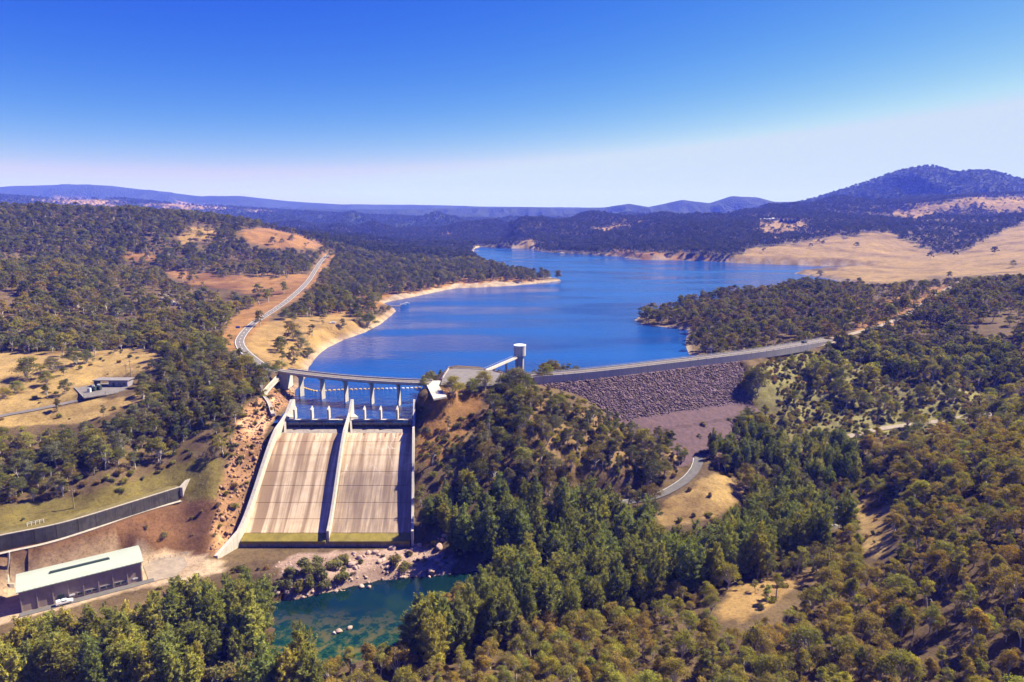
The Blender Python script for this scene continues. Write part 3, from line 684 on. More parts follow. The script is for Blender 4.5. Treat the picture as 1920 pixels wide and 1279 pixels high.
bs = N(nt, 'BsdfPrincipled', Roughness=0.8); bs.inputs['Specular IOR Level'].default_value = 0.25; nt.links.new(c, bs.inputs['Base Color'])
bp = N(nt, 'Bump', Strength=0.15, Distance=0.1); nb = N(nt, 'TexNoise', Scale=1.5, Detail=6.0); nt.links.new(geo.outputs['Position'], nb.inputs['Vector']); nt.links.new(nb.outputs[0], bp.inputs['Height']); nt.links.new(bp.outputs[0], bs.inputs['Normal'])
nt.links.new(bs.outputs[0], out.inputs[0])

# ------------------------------------------------------------------ roads
def ribbon(name, line, half, z, mat, kind='structure', parent=None, off=0.0, thick=0.0):
    b = MB(); L = [Vector(p) for p in line]; n = len(L); v = []
    for i, p in enumerate(L):
        d = (L[min(i + 1, n - 1)] - L[max(i - 1, 0)]); s = Vector((d.y, -d.x, 0)).normalized()
        for k in ((-1, -0.5, 0, 0.5, 1) if half > 1 else (-1, 1)):
            v.append(p + s * (off + half * k) + Vector((0, 0, z)))
    w = 5 if half > 1 else 2
    f = [(i * w + k, i * w + k + 1, (i + 1) * w + k + 1, (i + 1) * w + k) for i in range(n - 1) for k in range(w - 1)]
    b.poly(v, f)
    o = b.build(name, mat, parent, smooth=True, fixn=False)
    if kind and parent is None: tag(o, kind=kind)
    return o
for k, (w, line) in ROAD_LINES.items():
    mat = {'lake_road': asphalt_pale, 'abutment_road': gravel, 'access_road': gravel, 'valley_road': asphalt, 'dirt_track': gravel, 'substation_track': asphalt_pale}[k]
    o = ribbon('road' if k not in ('dirt_track', 'substation_track') else 'track', line, w / 2, 0.0, mat)
    if k == 'lake_road':
        ribbon('edge_line', line, 0.12, 0.03, white_paint, parent=o, off=w / 2 - 0.45)
        ribbon('edge_line', line, 0.12, 0.03, white_paint, parent=o, off=-w / 2 + 0.45)
        for i in range(6, len(line) - 3, 3): ribbon('centre_line', line[i:i + 2], 0.12, 0.03, white_paint, parent=o)
    if k == 'valley_road':
        ribbon('edge_line', line, 0.08, 0.03, white_paint, parent=o, off=-w / 2 + 0.25)

# ------------------------------------------------------------------ spillway
def spy(t): return SP_Y0 + (SP_Y1 - SP_Y0) * t
spill = tag(empty('spillway', (sp_x(1, 1.0), SP_Y1, -40)), 'wide concrete spillway chute in two bays below the bridge', 'spillway')
rows = [0.0, 0.11, 0.25, 0.40, 0.52, 0.66, 0.80, 0.93]
for bayi in (0, 1):
    for r in range(7):
        b = MB(); nt_, nu = 5, 8; g = 0.0016; v = []
        for i in range(nt_ + 1):
            t = rows[r] + g + (rows[r + 1] - rows[r] - 2 * g) * i / nt_
            x0 = sp_x(bayi, t) + (0.5 if bayi else 0.7); x1 = sp_x(bayi + 1, t) - (0.7 if bayi else 0.5)
            for j in range(nu + 1): v.append((x0 + (x1 - x0) * j / nu, spy(t), sp_prof(t)))
        nn_ = len(v); v += [(x, y + 0.35, z - 0.5) for x, y, z in v]
        W_ = nu + 1
        f = [(i * W_ + j, (i + 1) * W_ + j, (i + 1) * W_ + j + 1, i * W_ + j + 1) for i in range(nt_) for j in range(nu)]
        f += [tuple(nn_ + k for k in reversed(q)) for q in f]
        for j in range(nu):
            f.append((j, j + 1, nn_ + j + 1, nn_ + j)); e = nt_ * W_
            f.append((e + j + 1, e + j, nn_ + e + j, nn_ + e + j + 1))
        b.poly(v, f).build('chute_slab', chute_mat, spill, smooth=False)
# foundation under the slabs shows in the joints
b = MB(); v = []
for i in range(15):
    t = i / 14
    for s_ in (0, 1, 2): v.append((sp_x(s_, t), spy(t) + 0.12, sp_prof(t) - 0.22))
b.poly(v, [(i * 3 + j, (i + 1) * 3 + j, (i + 1) * 3 + j + 1, i * 3 + j + 1) for i in range(14) for j in range(2)]).build('chute_base', concrete_dark, spill)
# lip with algae, toe wall, apron
xl, xr = sp_x(0, 0.95), sp_x(2, 0.95)
for bayi in (0, 1):
    x0 = sp_x(bayi, 0.96) + 0.7; x1 = sp_x(bayi + 1, 0.96) - 0.7
    y0, y1 = spy(0.932), spy(1.03); z0, z1 = sp_prof(0.932), sp_prof(1.0) - 0.1
    MB().hexa([(x0, y1, z1 - 1.2), (x1, y1, z1 - 1.2), (x1, y0, z0 - 1.4), (x0, y0, z0 - 1.4), (x0, y1, z1), (x1, y1, z1), (x1, y0, z0), (x0, y0, z0)]).build('lip', algae, spill)
yt = spy(1.03)
for k in range(8):
    x0 = xl + 0.6 + (xr - xl - 1.2) * k / 8; x1 = xl + 0.6 + (xr - xl - 1.2) * (k + 1) / 8 - 0.12
    MB().box(x0, x1, yt + 0.5, yt + 3, -42, sp_prof(1.0) - 1.25).build('toe_wall_panel', concrete_dark, spill)
ap = [P(418, 1060, -40.6), P(438, 1036, -38.6), P(500, 1034, -38.6), P(575, 1030, -38.6), P(520, 1050, -40.0), P(465, 1062, -40.8)]
MB().poly([Vector(p) for p in ap] + [Vector(p) - Vector((0, 0, 1.5)) for p in ap], [(0, 1, 2, 3, 4, 5), (11, 10, 9, 8, 7, 6)] + [(i, (i + 1) % 6, (i + 1) % 6 + 6, i + 6) for i in range(6)]).build('apron', concrete_pale, spill)
def chute_wall(name, xf, th, t0, t1, htop, mat, fin=True, finz=8.6, ext=None):
    """training wall following the chute, with its tall upstream fin"""
    prof = []
    if fin: prof += [(SP_Y0 + 20, finz - 0.6), (SP_Y0 + 17.5, finz), (SP_Y0 + 10.5, 3.6), (SP_Y0 + 4.5, 1.6)]
    n = 16
    for i in range(n + 1):
        t = t0 + (t1 - t0) * i / n
        prof.append((spy(t), sp_prof(min(t, 1.0)) + htop - max(0, t - 1.0) * 13.0))
    b = MB(); v = []
    for y, z in prof:
        t = (SP_Y0 - y) / (SP_Y0 - SP_Y1); x = xf(t)
        zb = min(z - 2.0, sp_prof(min(max(t, 0), 1.0)) - (5.0 if t < 0 else 3.4))
        v += [(x - th / 2, y, zb), (x + th / 2, y, zb), (x + th / 2, y, z), (x - th / 2, y, z)]
    m_ = len(prof)
    f = [(4 * i + k, 4 * i + (k + 1) % 4, 4 * i + 4 + (k + 1) % 4, 4 * i + 4 + k) for i in range(m_ - 1) for k in range(4)] + [(3, 2, 1, 0), (4 * m_ - 4, 4 * m_ - 3, 4 * m_ - 2, 4 * m_ - 1)]
    return b.poly(v, f).build(name, mat, spill)
chute_wall('side_wall', lambda t: sp_x(0, t) - (max(0, t - 1) * 9), 1.5, 0.06, 1.32, 4.3, concrete_pale)
chute_wall('divider_wall', lambda t: sp_x(1, t), 1.1, 0.06, 1.0, 3.9, concrete_pale)
chute_wall('side_wall', lambda t: sp_x(2, t) + 0.2, 1.0, 0.06, 1.03, 4.9, concrete_pale)
for s_ in (0, 1):       # sloping buttress flags beside the fins
    x = sp_x(s_, 0) + (0.75 if s_ == 0 else 0.55)
    v = [(x, SP_Y0 + 13.0, -2), (x + 3.0, SP_Y0 + 12.2, -2), (x, SP_Y0 + 8.5, -2), (x, SP_Y0 + 13.0, 3.2), (x + 3.0, SP_Y0 + 12.2, 1.2), (x, SP_Y0 + 8.5, 2.4)]
    MB().poly(v, [(0, 2, 1), (3, 4, 5), (0, 1, 4, 3), (1, 2, 5, 4), (2, 0, 3, 5)]).build('buttress', concrete_pale, spill)
    v = [(x, SP_Y0 + 6.8, -4), (x + 0.9, SP_Y0 + 6.8, -4), (x + 2.6, SP_Y0 + 0.8, -5), (x + 1.6, SP_Y0 + 0.8, -5), (x, SP_Y0 + 6.8, 1.0), (x + 0.9, SP_Y0 + 6.8, 1.0), (x + 2.6, SP_Y0 + 0.8, -3.4), (x + 1.6, SP_Y0 + 0.8, -3.4)]
    MB().hexa([v[3], v[2], v[1], v[0], v[7], v[6], v[5], v[4]]).build('brace', concrete_pale, spill)
YC = SP_Y0 + 9.0
for bayi in (0, 1):
    x0 = sp_x(bayi, -0.2) + 0.8; x1 = sp_x(bayi + 1, -0.2) - 0.8
    n = 5
    for k in range(n):
        a = x0 + (x1 - x0) * k / n; c_ = x0 + (x1 - x0) * (k + 1) / n - 0.1
        MB().box(a, c_, YC - 0.9, YC + 1.2, -1.6, 0.75).build('crest_beam', concrete_dark, spill)  # shaded front of the crest put into the darker concrete
        MB().box(a, c_ if k < n - 1 else c_ - 4.0, YC - 1.05, YC + 0.2, 0.755, 1.0).build('crest_cap', concrete_pale, spill)  # sunlit top edge put into the paler concrete
        MB().box(a + 0.5, c_ - 0.5, YC - 0.2, YC + 0.8, -5.0, -1.605).build('crest_panel', wall_dark, spill)  # shade in the recess under the beam put into the panel colour
    MB().hexa([(x0, spy(0.0) - 0.2, -5.4), (x1, spy(0.0) - 0.2, -5.4), (x1, YC + 1.2, -5.4), (x0, YC + 1.2, -5.4), (x0, spy(0.0) + 0.05, -3.35), (x1, spy(0.0) + 0.05, -3.35), (x1, YC + 0.9, -2.9), (x0, YC + 0.9, -2.9)]).build('sill', concrete_dark, spill)
    for u in ((550.4, 582.3, 614) if bayi == 0 else (681.5, 712, 743.5)):
        x = P(u, 789, 0.8)[0]
        b = MB(); w = 0.42
        b.box(x - w, x + w, YC - 0.7, YC + 2.6, 1.005, 5.4)
        pr = b.build('crest_pier', concrete_pale, spill)
        v = [(x - w, YC - 0.9, 5.41), (x + w, YC - 0.9, 5.41), (x + w, YC + 2.8, 5.41), (x - w, YC + 2.8, 5.41), (x - w, YC - 0.9, 6.0), (x + w, YC - 0.9, 6.0), (x + w * 0.3, YC + 1.8, 7.3), (x - w * 0.3, YC + 1.8, 7.3)]
        MB().hexa(v).build('cap', concrete_pale, pr)
# upstream body so that no gap shows behind the crest
MB().box(sp_x(0, -0.2), sp_x(2, -0.2), YC + 0.95, YC + 1.5, -14, -0.2).build('crest_body', concrete_dark, spill)

# ------------------------------------------------------------------ road bridge
BZ = 13.2
pA, pM, pB = [np.array(P(*q)) for q in ((531, 694.5, BZ), (655, 708.8, BZ), (808, 717, BZ))]
def bz(t):  # quadratic through the three points
    return pA * (1 - t) * (1 - 2 * t) + pM * 4 * t * (1 - t) + pB * t * (2 * t - 1)
bline = [tuple(bz(i / 40)) for i in range(41)]
bridge = tag(empty('road_bridge', (pM[0], pM[1], 0)), 'slender curved concrete road bridge on five piers over the water', 'bridge')
def strip(line, n0, n1, z0, z1, nm, mat, parent):
    b = MB(); L = [Vector(p) for p in line]; v = []; n = len(L)
    for i, p in enumerate(L):
        d = L[min(i + 1, n - 1)] - L[max(i - 1, 0)]; s = Vector((d.y, -d.x, 0)).normalized()
        v += [p + s * n0 + Vector((0, 0, z0)), p + s * n1 + Vector((0, 0, z0)), p + s * n1 + Vector((0, 0, z1)), p + s * n0 + Vector((0, 0, z1))]
    f = [(4 * i + k, 4 * i + (k + 1) % 4, 4 * i + 4 + (k + 1) % 4, 4 * i + 4 + k) for i in range(n - 1) for k in range(4)] + [(3, 2, 1, 0), (4 * n - 4, 4 * n - 3, 4 * n - 2, 4 * n - 1)]
    return b.poly(v, f).build(nm, mat, parent)
strip(bline, -3.9, 3.9, -0.45, -0.02, 'deck', concrete, bridge)
strip(bline, -3.3, 3.3, -0.018, 0.03, 'road_surface', asphalt_pale, bridge)
strip(bline, 3.6, 4.0, -0.5, 0.6, 'parapet', concrete_pale, bridge)
strip(bline, -4.0, -3.6, -0.5, 0.6, 'parapet', concrete_pale, bridge)
strip(bline, 1.4, 2.8, -1.25, -0.455, 'girder', concrete, bridge)
strip(bline, -2.8, -1.4, -1.25, -0.455, 'girder', concrete, bridge)
strip(bline, 3.75, 3.85, 1.05, 1.15, 'hand_rail', rust_rail, bridge)
strip(bline, -3.85, -3.75, 1.05, 1.15, 'hand_rail', rust_rail, bridge)
for i in range(1, 40):
    p = Vector(bline[i]); d = Vector(bline[i + 1]) - Vector(bline[i - 1]); s = Vector((d.y, -d.x, 0)).normalized()
    for q in (3.8, -3.8):
        c_ = p + s * q; MB().box(c_.x - 0.07, c_.x + 0.07, c_.y - 0.07, c_.y + 0.07, c_.z + 0.605, c_.z + 1.045).build('rail_post', steel, bridge)
us = [project(*[np.float64(c_) for c_ in p])[0] for p in bline]
for u in (563.5, 603.6, 647.6, 696.5, 747.0):
    t = np.interp(u, us, np.linspace(0, 1, 41)); c_ = Vector(bz(t)); d = Vector(bz(min(1, t + .02))) - Vector(bz(t - .02)); d.z = 0; d.normalize(); s = Vector((d.y, -d.x, 0))
    def pr(hw, hd, z): return [c_ * 1 + d * (a * hw) + s * (e * hd) + Vector((0, 0, z - c_.z)) for a, e in ((-1, 1), (1, 1), (1, -1), (-1, -1))]
    b = MB(); b.hexa(pr(0.5, 1.7, -9) + pr(0.42, 1.5, 10.4)); pier = b.build('pier', concrete_pale, bridge)
    MB().hexa(pr(0.42, 1.5, 10.41) + pr(0.6, 2.9, 11.94)).build('pier_head', concrete_pale, pier)
for p, sg in ((pA, 1), (pB, -1)):
    MB().box(p[0] - 2.2 + (1 if sg > 0 else -1) * 1.5, p[0] + 2.2 + (1 if sg > 0 else -1) * 1.5, p[1] - 4.4, p[1] + 4.4, 3.5, 11.93).build('abutment', concrete_pale, bridge)

# ------------------------------------------------------------------ dam
DZ = 13.4
dam_line = catmull([P(965, 709.5, DZ), P(993, 707, DZ), P(1113, 697, DZ), P(1250, 681.5, DZ), P(1413, 661.7, DZ), P(1500, 648.5, DZ), P(1566, 637, DZ)], 2.0)
dam = tag(empty('dam', (dam_line[60][0], dam_line[60][1], -18)), 'rockfill embankment dam with pale crest wall and road along its top', 'dam')
strip(dam_line, -8.6, -0.5, -2.0, -0.6, 'crest_road', asphalt_pale, dam)
strip(dam_line, -9.2, -8.605, -2.0, -0.1, 'kerb', concrete_pale, dam)
strip(dam_line, -1.1, -0.605, -0.595, -0.45, 'kerb', concrete_pale, dam)
strip(dam_line, -0.35, -0.15, 0.55, 0.72, 'guard_rail', rust_rail, dam)
strip(dam_line, -9.0, -8.85, 0.45, 0.62, 'guard_rail', steel, dam)
pm = MB().box(-0.09, 0.09, -0.09, 0.09, 0, 0.7).mesh('rail_post', rust_rail)
wline = dam_line[6:]
for i in range(0, len(wline) - 3, 3):
    seg = [np.array(q) for q in wline[i:i + 4]]
    seg[-1] = seg[-1] + (seg[-2] - seg[-1]) * 0.04
    strip(seg, -0.5, 0.0, -4.4, 0.0, 'wall_panel', concrete_pale, dam)
    p = Vector(wline[i]); d = Vector(wline[i + 1]) - p; s = Vector((d.y, -d.x, 0)).normalized()
    for q, z in ((-0.25, 0.0), (-8.93, -0.1)):
        c_ = p + s * q + Vector((0, 0, z)); o = link_mesh('rail_post', pm, dam); o.location = c_ - dam.location
dam_u = [float(project(np.float64(p[0]), np.float64(p[1]), np.float64(p[2]))[0]) for p in dam_line]
IR = int(np.interp(1396, dam_u, np.arange(len(dam_u))))      # where the rock face meets the natural bank
def dam_face(i, n):
    """a place on the downstream face: n metres out from the crest wall"""
    fr = i - int(i); i = int(i)
    p = Vector(dam_line[i]); d = Vector(dam_line[min(i + 1, len(dam_line) - 1)]) - Vector(dam_line[i - 1]); s = Vector((d.y, -d.x, 0)).normalized(); p = p + (Vector(dam_line[min(i + 1, len(dam_line) - 1)]) - p) * fr
    z = DZ - 3.6 - n / 1.45
    if n > 25.5: z = DZ - 3.6 - 25.5 / 1.45 - (n - 25.5) / 2.2
    return p + s * n + Vector((0, 0, z - p.z))
b = MB(); v = []; K = [0, 5, 10, 15, 20, 25.5]
for i in range(2, IR + 4, 3): v += [dam_face(i, n) - Vector((0, 0, 0.5)) for n in K]
m_ = len(v) // len(K)
b.poly(v, [(i * len(K) + k, i * len(K) + k + 1, (i + 1) * len(K) + k + 1, (i + 1) * len(K) + k) for i in range(m_ - 1) for k in range(len(K) - 1)]).build('face_bed', purple_rock, dam, fixn=False)
b = MB(); v = []; K = [25.4, 30, 35.0, 36.5, 41, 47, 60]
for i in range(2, IR + 4, 3): v += [dam_face(i, n) + Vector((0, 0, (-0.55 if n > 35.5 else 0) + random.uniform(-0.15, 0.15))) for n in K]
b.poly(v, [(i * len(K) + k, i * len(K) + k + 1, (i + 1) * len(K) + k + 1, (i + 1) * len(K) + k) for i in range(m_ - 1) for k in range(len(K) - 1)]).build('berm', berm_soil, dam, fixn=False)
b = MB(); v = []
for i in range(2, len(dam_line) - 1, 3):
    p = Vector(dam_line[i]); d = Vector(dam_line[i + 1]) - Vector(dam_line[i - 1]); s = Vector((d.y, -d.x, 0)).normalized()
    v += [p + s * -9.2 + Vector((0, 0, -0.8)), p + s * -32 + Vector((0, 0, -16))]
b.poly(v, [(2 * i, 2 * i + 2, 2 * i + 3, 2 * i + 1) for i in range(len(v) // 2 - 1)]).build('upstream_face', purple_rock, dam, fixn=False)
ICO = bmesh.new(); bmesh.ops.create_icosphere(ICO, subdivisions=1, radius=1.0)
ICO_V = np.array([v.co[:] for v in ICO.verts]); ICO_F = np.array([[v.index for v in f.verts] for f in ICO.faces]); ICO.free()
CUBE_V = np.array([(x, y, z) for x in (-.8, .8) for y in (-.8, .8) for z in (-.8, .8)]); CUBE_F = np.array([(0, 1, 3), (0, 3, 2), (4, 6, 7), (4, 7, 5), (0, 4, 5), (0, 5, 1), (2, 3, 7), (2, 7, 6), (0, 2, 6), (0, 6, 4), (1, 5, 7), (1, 7, 3)])
def rock_field(name, pts, sizes, mat, parent=None, squash=0.7, block=False):
    """many angular stones joined into one mesh"""
    vs, fs = [], []; k = 0
    for p, r in zip(pts, sizes):
        a = RNG.normal(size=(3, 3)); qm, _ = np.linalg.qr(a)
        BV, BF = (CUBE_V, CUBE_F) if block else (ICO_V, ICO_F)
        v = BV * RNG.uniform(0.55, 1.25, (len(BV), 1)) * (RNG.uniform(0.45, 1.6, 3) if block else RNG.uniform(0.65, 1.25, 3))
        v = (v @ qm) * r; v[:, 2] *= squash
        vs.append(v + p); fs.append(BF + k); k += len(v)
    me = bpy.data.meshes.new(name); V_ = np.concatenate(vs); F_ = np.concatenate(fs)
    me.vertices.add(len(V_)); me.vertices.foreach_set('co', V_.ravel())
    me.loops.add(F_.size); me.loops.foreach_set('vertex_index', F_.ravel())
    me.polygons.add(len(F_)); me.polygons.foreach_set('loop_start', np.arange(0, F_.size, 3)); me.polygons.foreach_set('loop_total', np.full(len(F_), 3))
    me.materials.append(mat); me.update(); me.validate()
    o = bpy.data.objects.new(name, me); C.objects.link(o); o['kind'] = 'stuff'
    if parent is not None: o.parent = parent; o.matrix_parent_inverse = wmat(parent).inverted()
    return o
pts, sz = [], []
for _ in range(20000):
    i = random.uniform(3, IR + 2); n = random.uniform(0.4, 26.0); p = dam_face(i, n)
    if gz(p.x, p.y) < p.z + 0.6: pts.append(np.array(p) - (0, 0, 0.25)); sz.append(random.choice((0.2, 0.25, 0.3, 0.35, 0.45, 0.6, 0.8)))
rock_field('rockfill', pts, sz, purple_rock, dam)
pts, sz = [], []
for _ in range(1200):
    i = random.randint(3, 60); n = random.uniform(-24, -9.5); p = Vector(dam_line[i]).lerp(Vector(dam_line[i + 1]), random.random()); d = Vector(dam_line[i + 1]) - Vector(dam_line[i - 1]); s = Vector((d.y, -d.x, 0)).normalized()
    q = p + s * n; q.z = DZ - 0.8 - (-9.2 - n) * 0.667; pts.append(np.array(q)); sz.append(random.uniform(0.5, 1.0))
rock_field('riprap', pts, sz, purple_rock, dam)

# ------------------------------------------------------------------ platform beside the dam
plat = tag(empty('parking_platform', (-28, 372, 12.6)), 'paved turning platform between the bridge and the dam crest', 'platform')
def slab_poly(pix, z, th):
    p = [Vector(P(u, v, z)) for u, v in pix]; n = len(p)
    return MB().poly(p + [q - Vector((0, 0, th)) for q in p], [tuple(range(n)), tuple(reversed(range(n, 2 * n)))] + [(i, (i + 1) % n, (i + 1) % n + n, i + n) for i in range(n)])
slab_poly([(842, 690), (907, 692.5), (936, 699), (990, 709), (960, 722), (900, 724), (826, 722), (830, 708)], 12.9, 0.9).build('paving', asphalt_pale, plat)
slab_poly([(804, 714), (826, 713.5), (822, 722), (838, 743), (813, 748), (800, 722)], 12.97, 0.8).build('concrete_apron', concrete_pale, plat)
edge = [Vector(P(u, v, 12.9)) for u, v in ((830, 709), (842, 690.5), (875, 691.5), (905, 693))]
for a, c_ in zip(edge[:-1], edge[1:]):
    MB().bar(a + Vector((0, 0, 0.3)), c_ + Vector((0, 0, 0.3)), 0.4, 0.32).build('kerb', concrete_pale, plat)
    MB().bar(a + Vector((0, 0, 1.2)), c_ + Vector((0, 0, 1.2)), 0.08, 0.08).build('hand_rail', steel, plat)
    n = int((c_ - a).length / 2.5)
    for k in range(n + 1):
        q = a.lerp(c_, k / max(n, 1)); MB().box(q.x - 0.06, q.x + 0.06, q.y - 0.06, q.y + 0.06, q.z + 0.3, q.z + 1.12).build('rail_post', steel, plat)
pts, sz = [], []
for _ in range(900):
    a = random.random(); t = random.random()
    e0 = Vector(P(828, 712, 12.6)).lerp(Vector(P(842, 689.5, 12.6)), a); e1 = Vector((-52, 380, 0)).lerp(Vector((-41, 408, 0)), a)
    q = e0.lerp(e1, t); pts.append(np.array(q) + (0, 0, 0.15)); sz.append(random.uniform(0.5, 1.1))
for _ in range(900):
    a = random.random(); t = random.random()
    e0 = Vector(P(842, 689.5, 12.6)).lerp(Vector(P(940, 697, 12.6)), a); e1 = Vector((-41, 408, 0)).lerp(Vector((0, 394, 0)), a)
    q = e0.lerp(e1, t); pts.append(np.array(q) + (0, 0, 0.1)); sz.append(random.uniform(0.5, 1.1))
rock_field('riprap', pts, sz, purple_rock, plat)

# ------------------------------------------------------------------ intake tower and its footbridge
TX, TY = 5.0, 438.0
tower = tag(empty('intake_tower', (TX, TY, 0)), 'round concrete intake tower with a wider drum head standing in the lake', 'tower')
MB().ring(TX, TY, [(2.7, -8), (2.7, 9.3)], 20).build('shaft', concrete, tower, smooth=False)
for k in range(4):
    a = k * math.pi / 2 + 0.5; MB().box(TX + 2.8 * math.cos(a) - 0.45, TX + 2.8 * math.cos(a) + 0.45, TY + 2.8 * math.sin(a) - 0.45, TY + 2.8 * math.sin(a) + 0.45, -8, 9.2).build('shaft_rib', concrete, tower)
hd = MB().ring(TX, TY, [(3.5, 9.31), (3.85, 9.9), (3.85, 16.3)], 28).build('drum_head', concrete_pale, tower)
MB().ring(TX, TY, [(4.05, 16.31), (4.05, 16.75), (3.6, 16.9)], 28).build('roof', white_wall, hd)
fb = tag(empty('footbridge', (-8, 405, 0)), 'narrow footbridge with railings from the platform to the intake tower', 'footbridge')
f0 = Vector(P(909, 694.5, 12.7)); f1 = Vector((TX - 2.4, TY - 3.4, 9.6))
fd = (f1 - f0); fs_ = Vector((fd.y, -fd.x, 0)).normalized()
MB().bar(f0, f1, 2.4, 0.9).build('deck', concrete_pale, fb)
for q in (-1.15, 1.15):
    MB().bar(f0 + fs_ * q + Vector((0, 0, 1.05)), f1 + fs_ * q + Vector((0, 0, 1.05)), 0.1, 0.1).build('hand_rail', steel, fb)
    for k in range(1, 14):
        c_ = f0.lerp(f1, k / 14) + fs_ * q; MB().box(c_.x - 0.06, c_.x + 0.06, c_.y - 0.06, c_.y + 0.06, c_.z + 0.01, c_.z + 0.94).build('rail_post', steel, fb)
for t in (0.28, 0.66):
    c_ = f0.lerp(f1, t); MB().box(c_.x - 0.7, c_.x + 0.7, c_.y - 0.7, c_.y + 0.7, -9, c_.z - 0.91).build('pier', concrete, fb)

# ------------------------------------------------------------------ floating boom
bp_ = catmull([P(u, v, 0.15) for u, v in ((560, 723), (572, 728), (590, 733), (604, 733), (640, 731), (700, 729.5), (750, 728.5), (790, 727))], 0.4)
boom = tag(empty('safety_boom', (bp_[len(bp_) // 2][0], bp_[len(bp_) // 2][1], 0)), 'curved line of yellow and white floats on the water behind the bridge piers', 'boom')
MB().tube([Vector(p) for p in bp_[::4]], 0.09, 5).build('cable', steel, boom)
fl = MB().ring(0, 0, [(0.25, -0.75), (0.55, -0.6), (0.55, 0.6), (0.25, 0.75)], 8)
fl.v = [(z, y, x) for x, y, z in fl.v]; fy = fl.mesh('float', yellow_float); fw = fl.mesh('float', white_float)
Ltot = 0; acc = 0
for a, c_ in zip(bp_[:-1], bp_[1:]):
    acc += float(np.linalg.norm(c_ - a))
    if acc > 2.2:
        acc = 0; d = c_ - a
        o = link_mesh('float', fy if a[0] < -75 or random.random() < 0.35 else fw, boom); o.location = Vector(c_) - boom.location; o.rotation_euler = (0, 0, math.atan2(d[1], d[0]))

# ------------------------------------------------------------------ retaining wall, bench path, stair, pipe
rw = tag(empty('retaining_wall', (RWALL[3][0], RWALL[3][1], -22.3)), 'long dark retaining wall on the bench above the green-roofed hall', 'wall')
rl = catmull(RWALL, 3.0)
for i in range(0, len(rl) - 2, 2):
    seg = [np.array(q) for q in rl[i:i + 3]]; seg[-1] = seg[-1] + (seg[-2] - seg[-1]) * 0.03
    strip(seg, -0.45, 0.45, -2.0, RWALL_H, 'wall_panel', wall_dark, rw)  # panels coloured dark for the shade the wall stands in
strip(rl, -4.6, -0.46, -1.0, RWALL_H - 0.1, 'backfill', surface('verge_soil', GREENG, var=0.35, scale=0.5, bump=0.4), rw)
strip(rl, -0.5, 0.3, RWALL_H + 0.005, RWALL_H + 0.22, 'coping', concrete, rw)
e = Vector(rl[-1]); MB().hexa([e + Vector(q) for q in ((-0.5, -0.6, -1), (1.2, -0.6, -1), (2.4, 6.5, -1), (0.8, 6.5, -1), (-0.5, -0.6, RWALL_H), (1.2, -0.6, RWALL_H), (2.4, 6.5, RWALL_H + 2.2), (0.8, 6.5, RWALL_H + 2.2))]).build('end_wall', concrete, rw)
path = catmull([P(u, v, -22.2) for u, v in ((-60, 1058), (0, 1038), (90, 1018), (180, 990), (260, 962), (340, 939))], 3.0)
ribbon('path', path, 0.9, 0.05, concrete)
for (u0, v0, u1, v1) in ((51, 985, 82, 978),):
    a, c_ = Vector(P(u0, v0, -16.4)), Vector(P(u1, v1, -16.4))
    fr = tag(empty('guard_fence', a), 'short white guard fence on top of the dark retaining wall', 'fence')
    for z in (0.5, 1.1): MB().bar(a + Vector((0, 0, z)), c_ + Vector((0, 0, z)), 0.07, 0.07).build('rail', white_wall, fr)
    for k in range(5):
        q = a.lerp(c_, k / 4); MB().box(q.x - 0.06, q.x + 0.06, q.y - 0.06, q.y + 0.06, q.z - 0.6, q.z + 1.0).build('post', white_wall, fr)
pp = [Vector(P(17, 1037, -21.6)), Vector(P(17, 1050, -24.5)), Vector(P(14, 1072, -29.5)), Vector(P(17, 1108, -35.8))]
dp = tag(empty('drain_pipe', pp[-1]), 'pale drain pipe running down the bank left of the green-roofed hall', 'pipe')
MB().tube([p + Vector((0, 0, 0.5)) for p in pp], 0.38, 8).build('pipe', concrete_pale, dp)
for k in range(5):
    q = pp[0].lerp(pp[-1], (k + 0.5) / 5); q.z = gz(q.x, q.y); MB().box(q.x - 0.6, q.x + 0.6, q.y - 0.3, q.y + 0.3, q.z - 1, q.z + 0.6).build('saddle', concrete, dp)
st_pts = [P(526, 703, 10.9), P(514, 716, 9.8), P(503, 728, 8.6), P(496, 741, 7.2), P(506, 758, 4.8), P(512, 776, 2.6)]
stair = tag(empty('stairway', st_pts[2]), 'narrow concrete stairway zigzagging down the cut rock left of the spillway', 'stairs')
sl = catmull(st_pts, 0.9)
for i in range(len(sl) - 1):
    a = Vector(sl[i]); c_ = Vector(sl[i + 1]); c_.z = a.z = max(a.z, gz(a.x, a.y) + 0.25)
    MB().bar(a, c_, 1.8, 1.3).build('step', concrete_pale, stair)
sh_ = catmull([(p[0], p[1], max(p[2], gz(p[0], p[1]) + 0.25)) for p in st_pts], 2.0)
strip(sh_, 0.95, 1.15, -0.4, 0.9, 'side_wall', concrete_pale, stair)
def far_ground(u, v, y0, y1):
    """first terrain hit on the sight line, searched between two northings"""
    a, b_, c_ = ray(u, v)
    for y in np.linspace(y0, y1, 500):
        d = y / b_
        if CAM_Z + c_ * d < gz(a * d, y): return a * d, y, gz(a * d, y)
    return (a * y1 / b_, y1, gz(a * y1 / b_, y1))
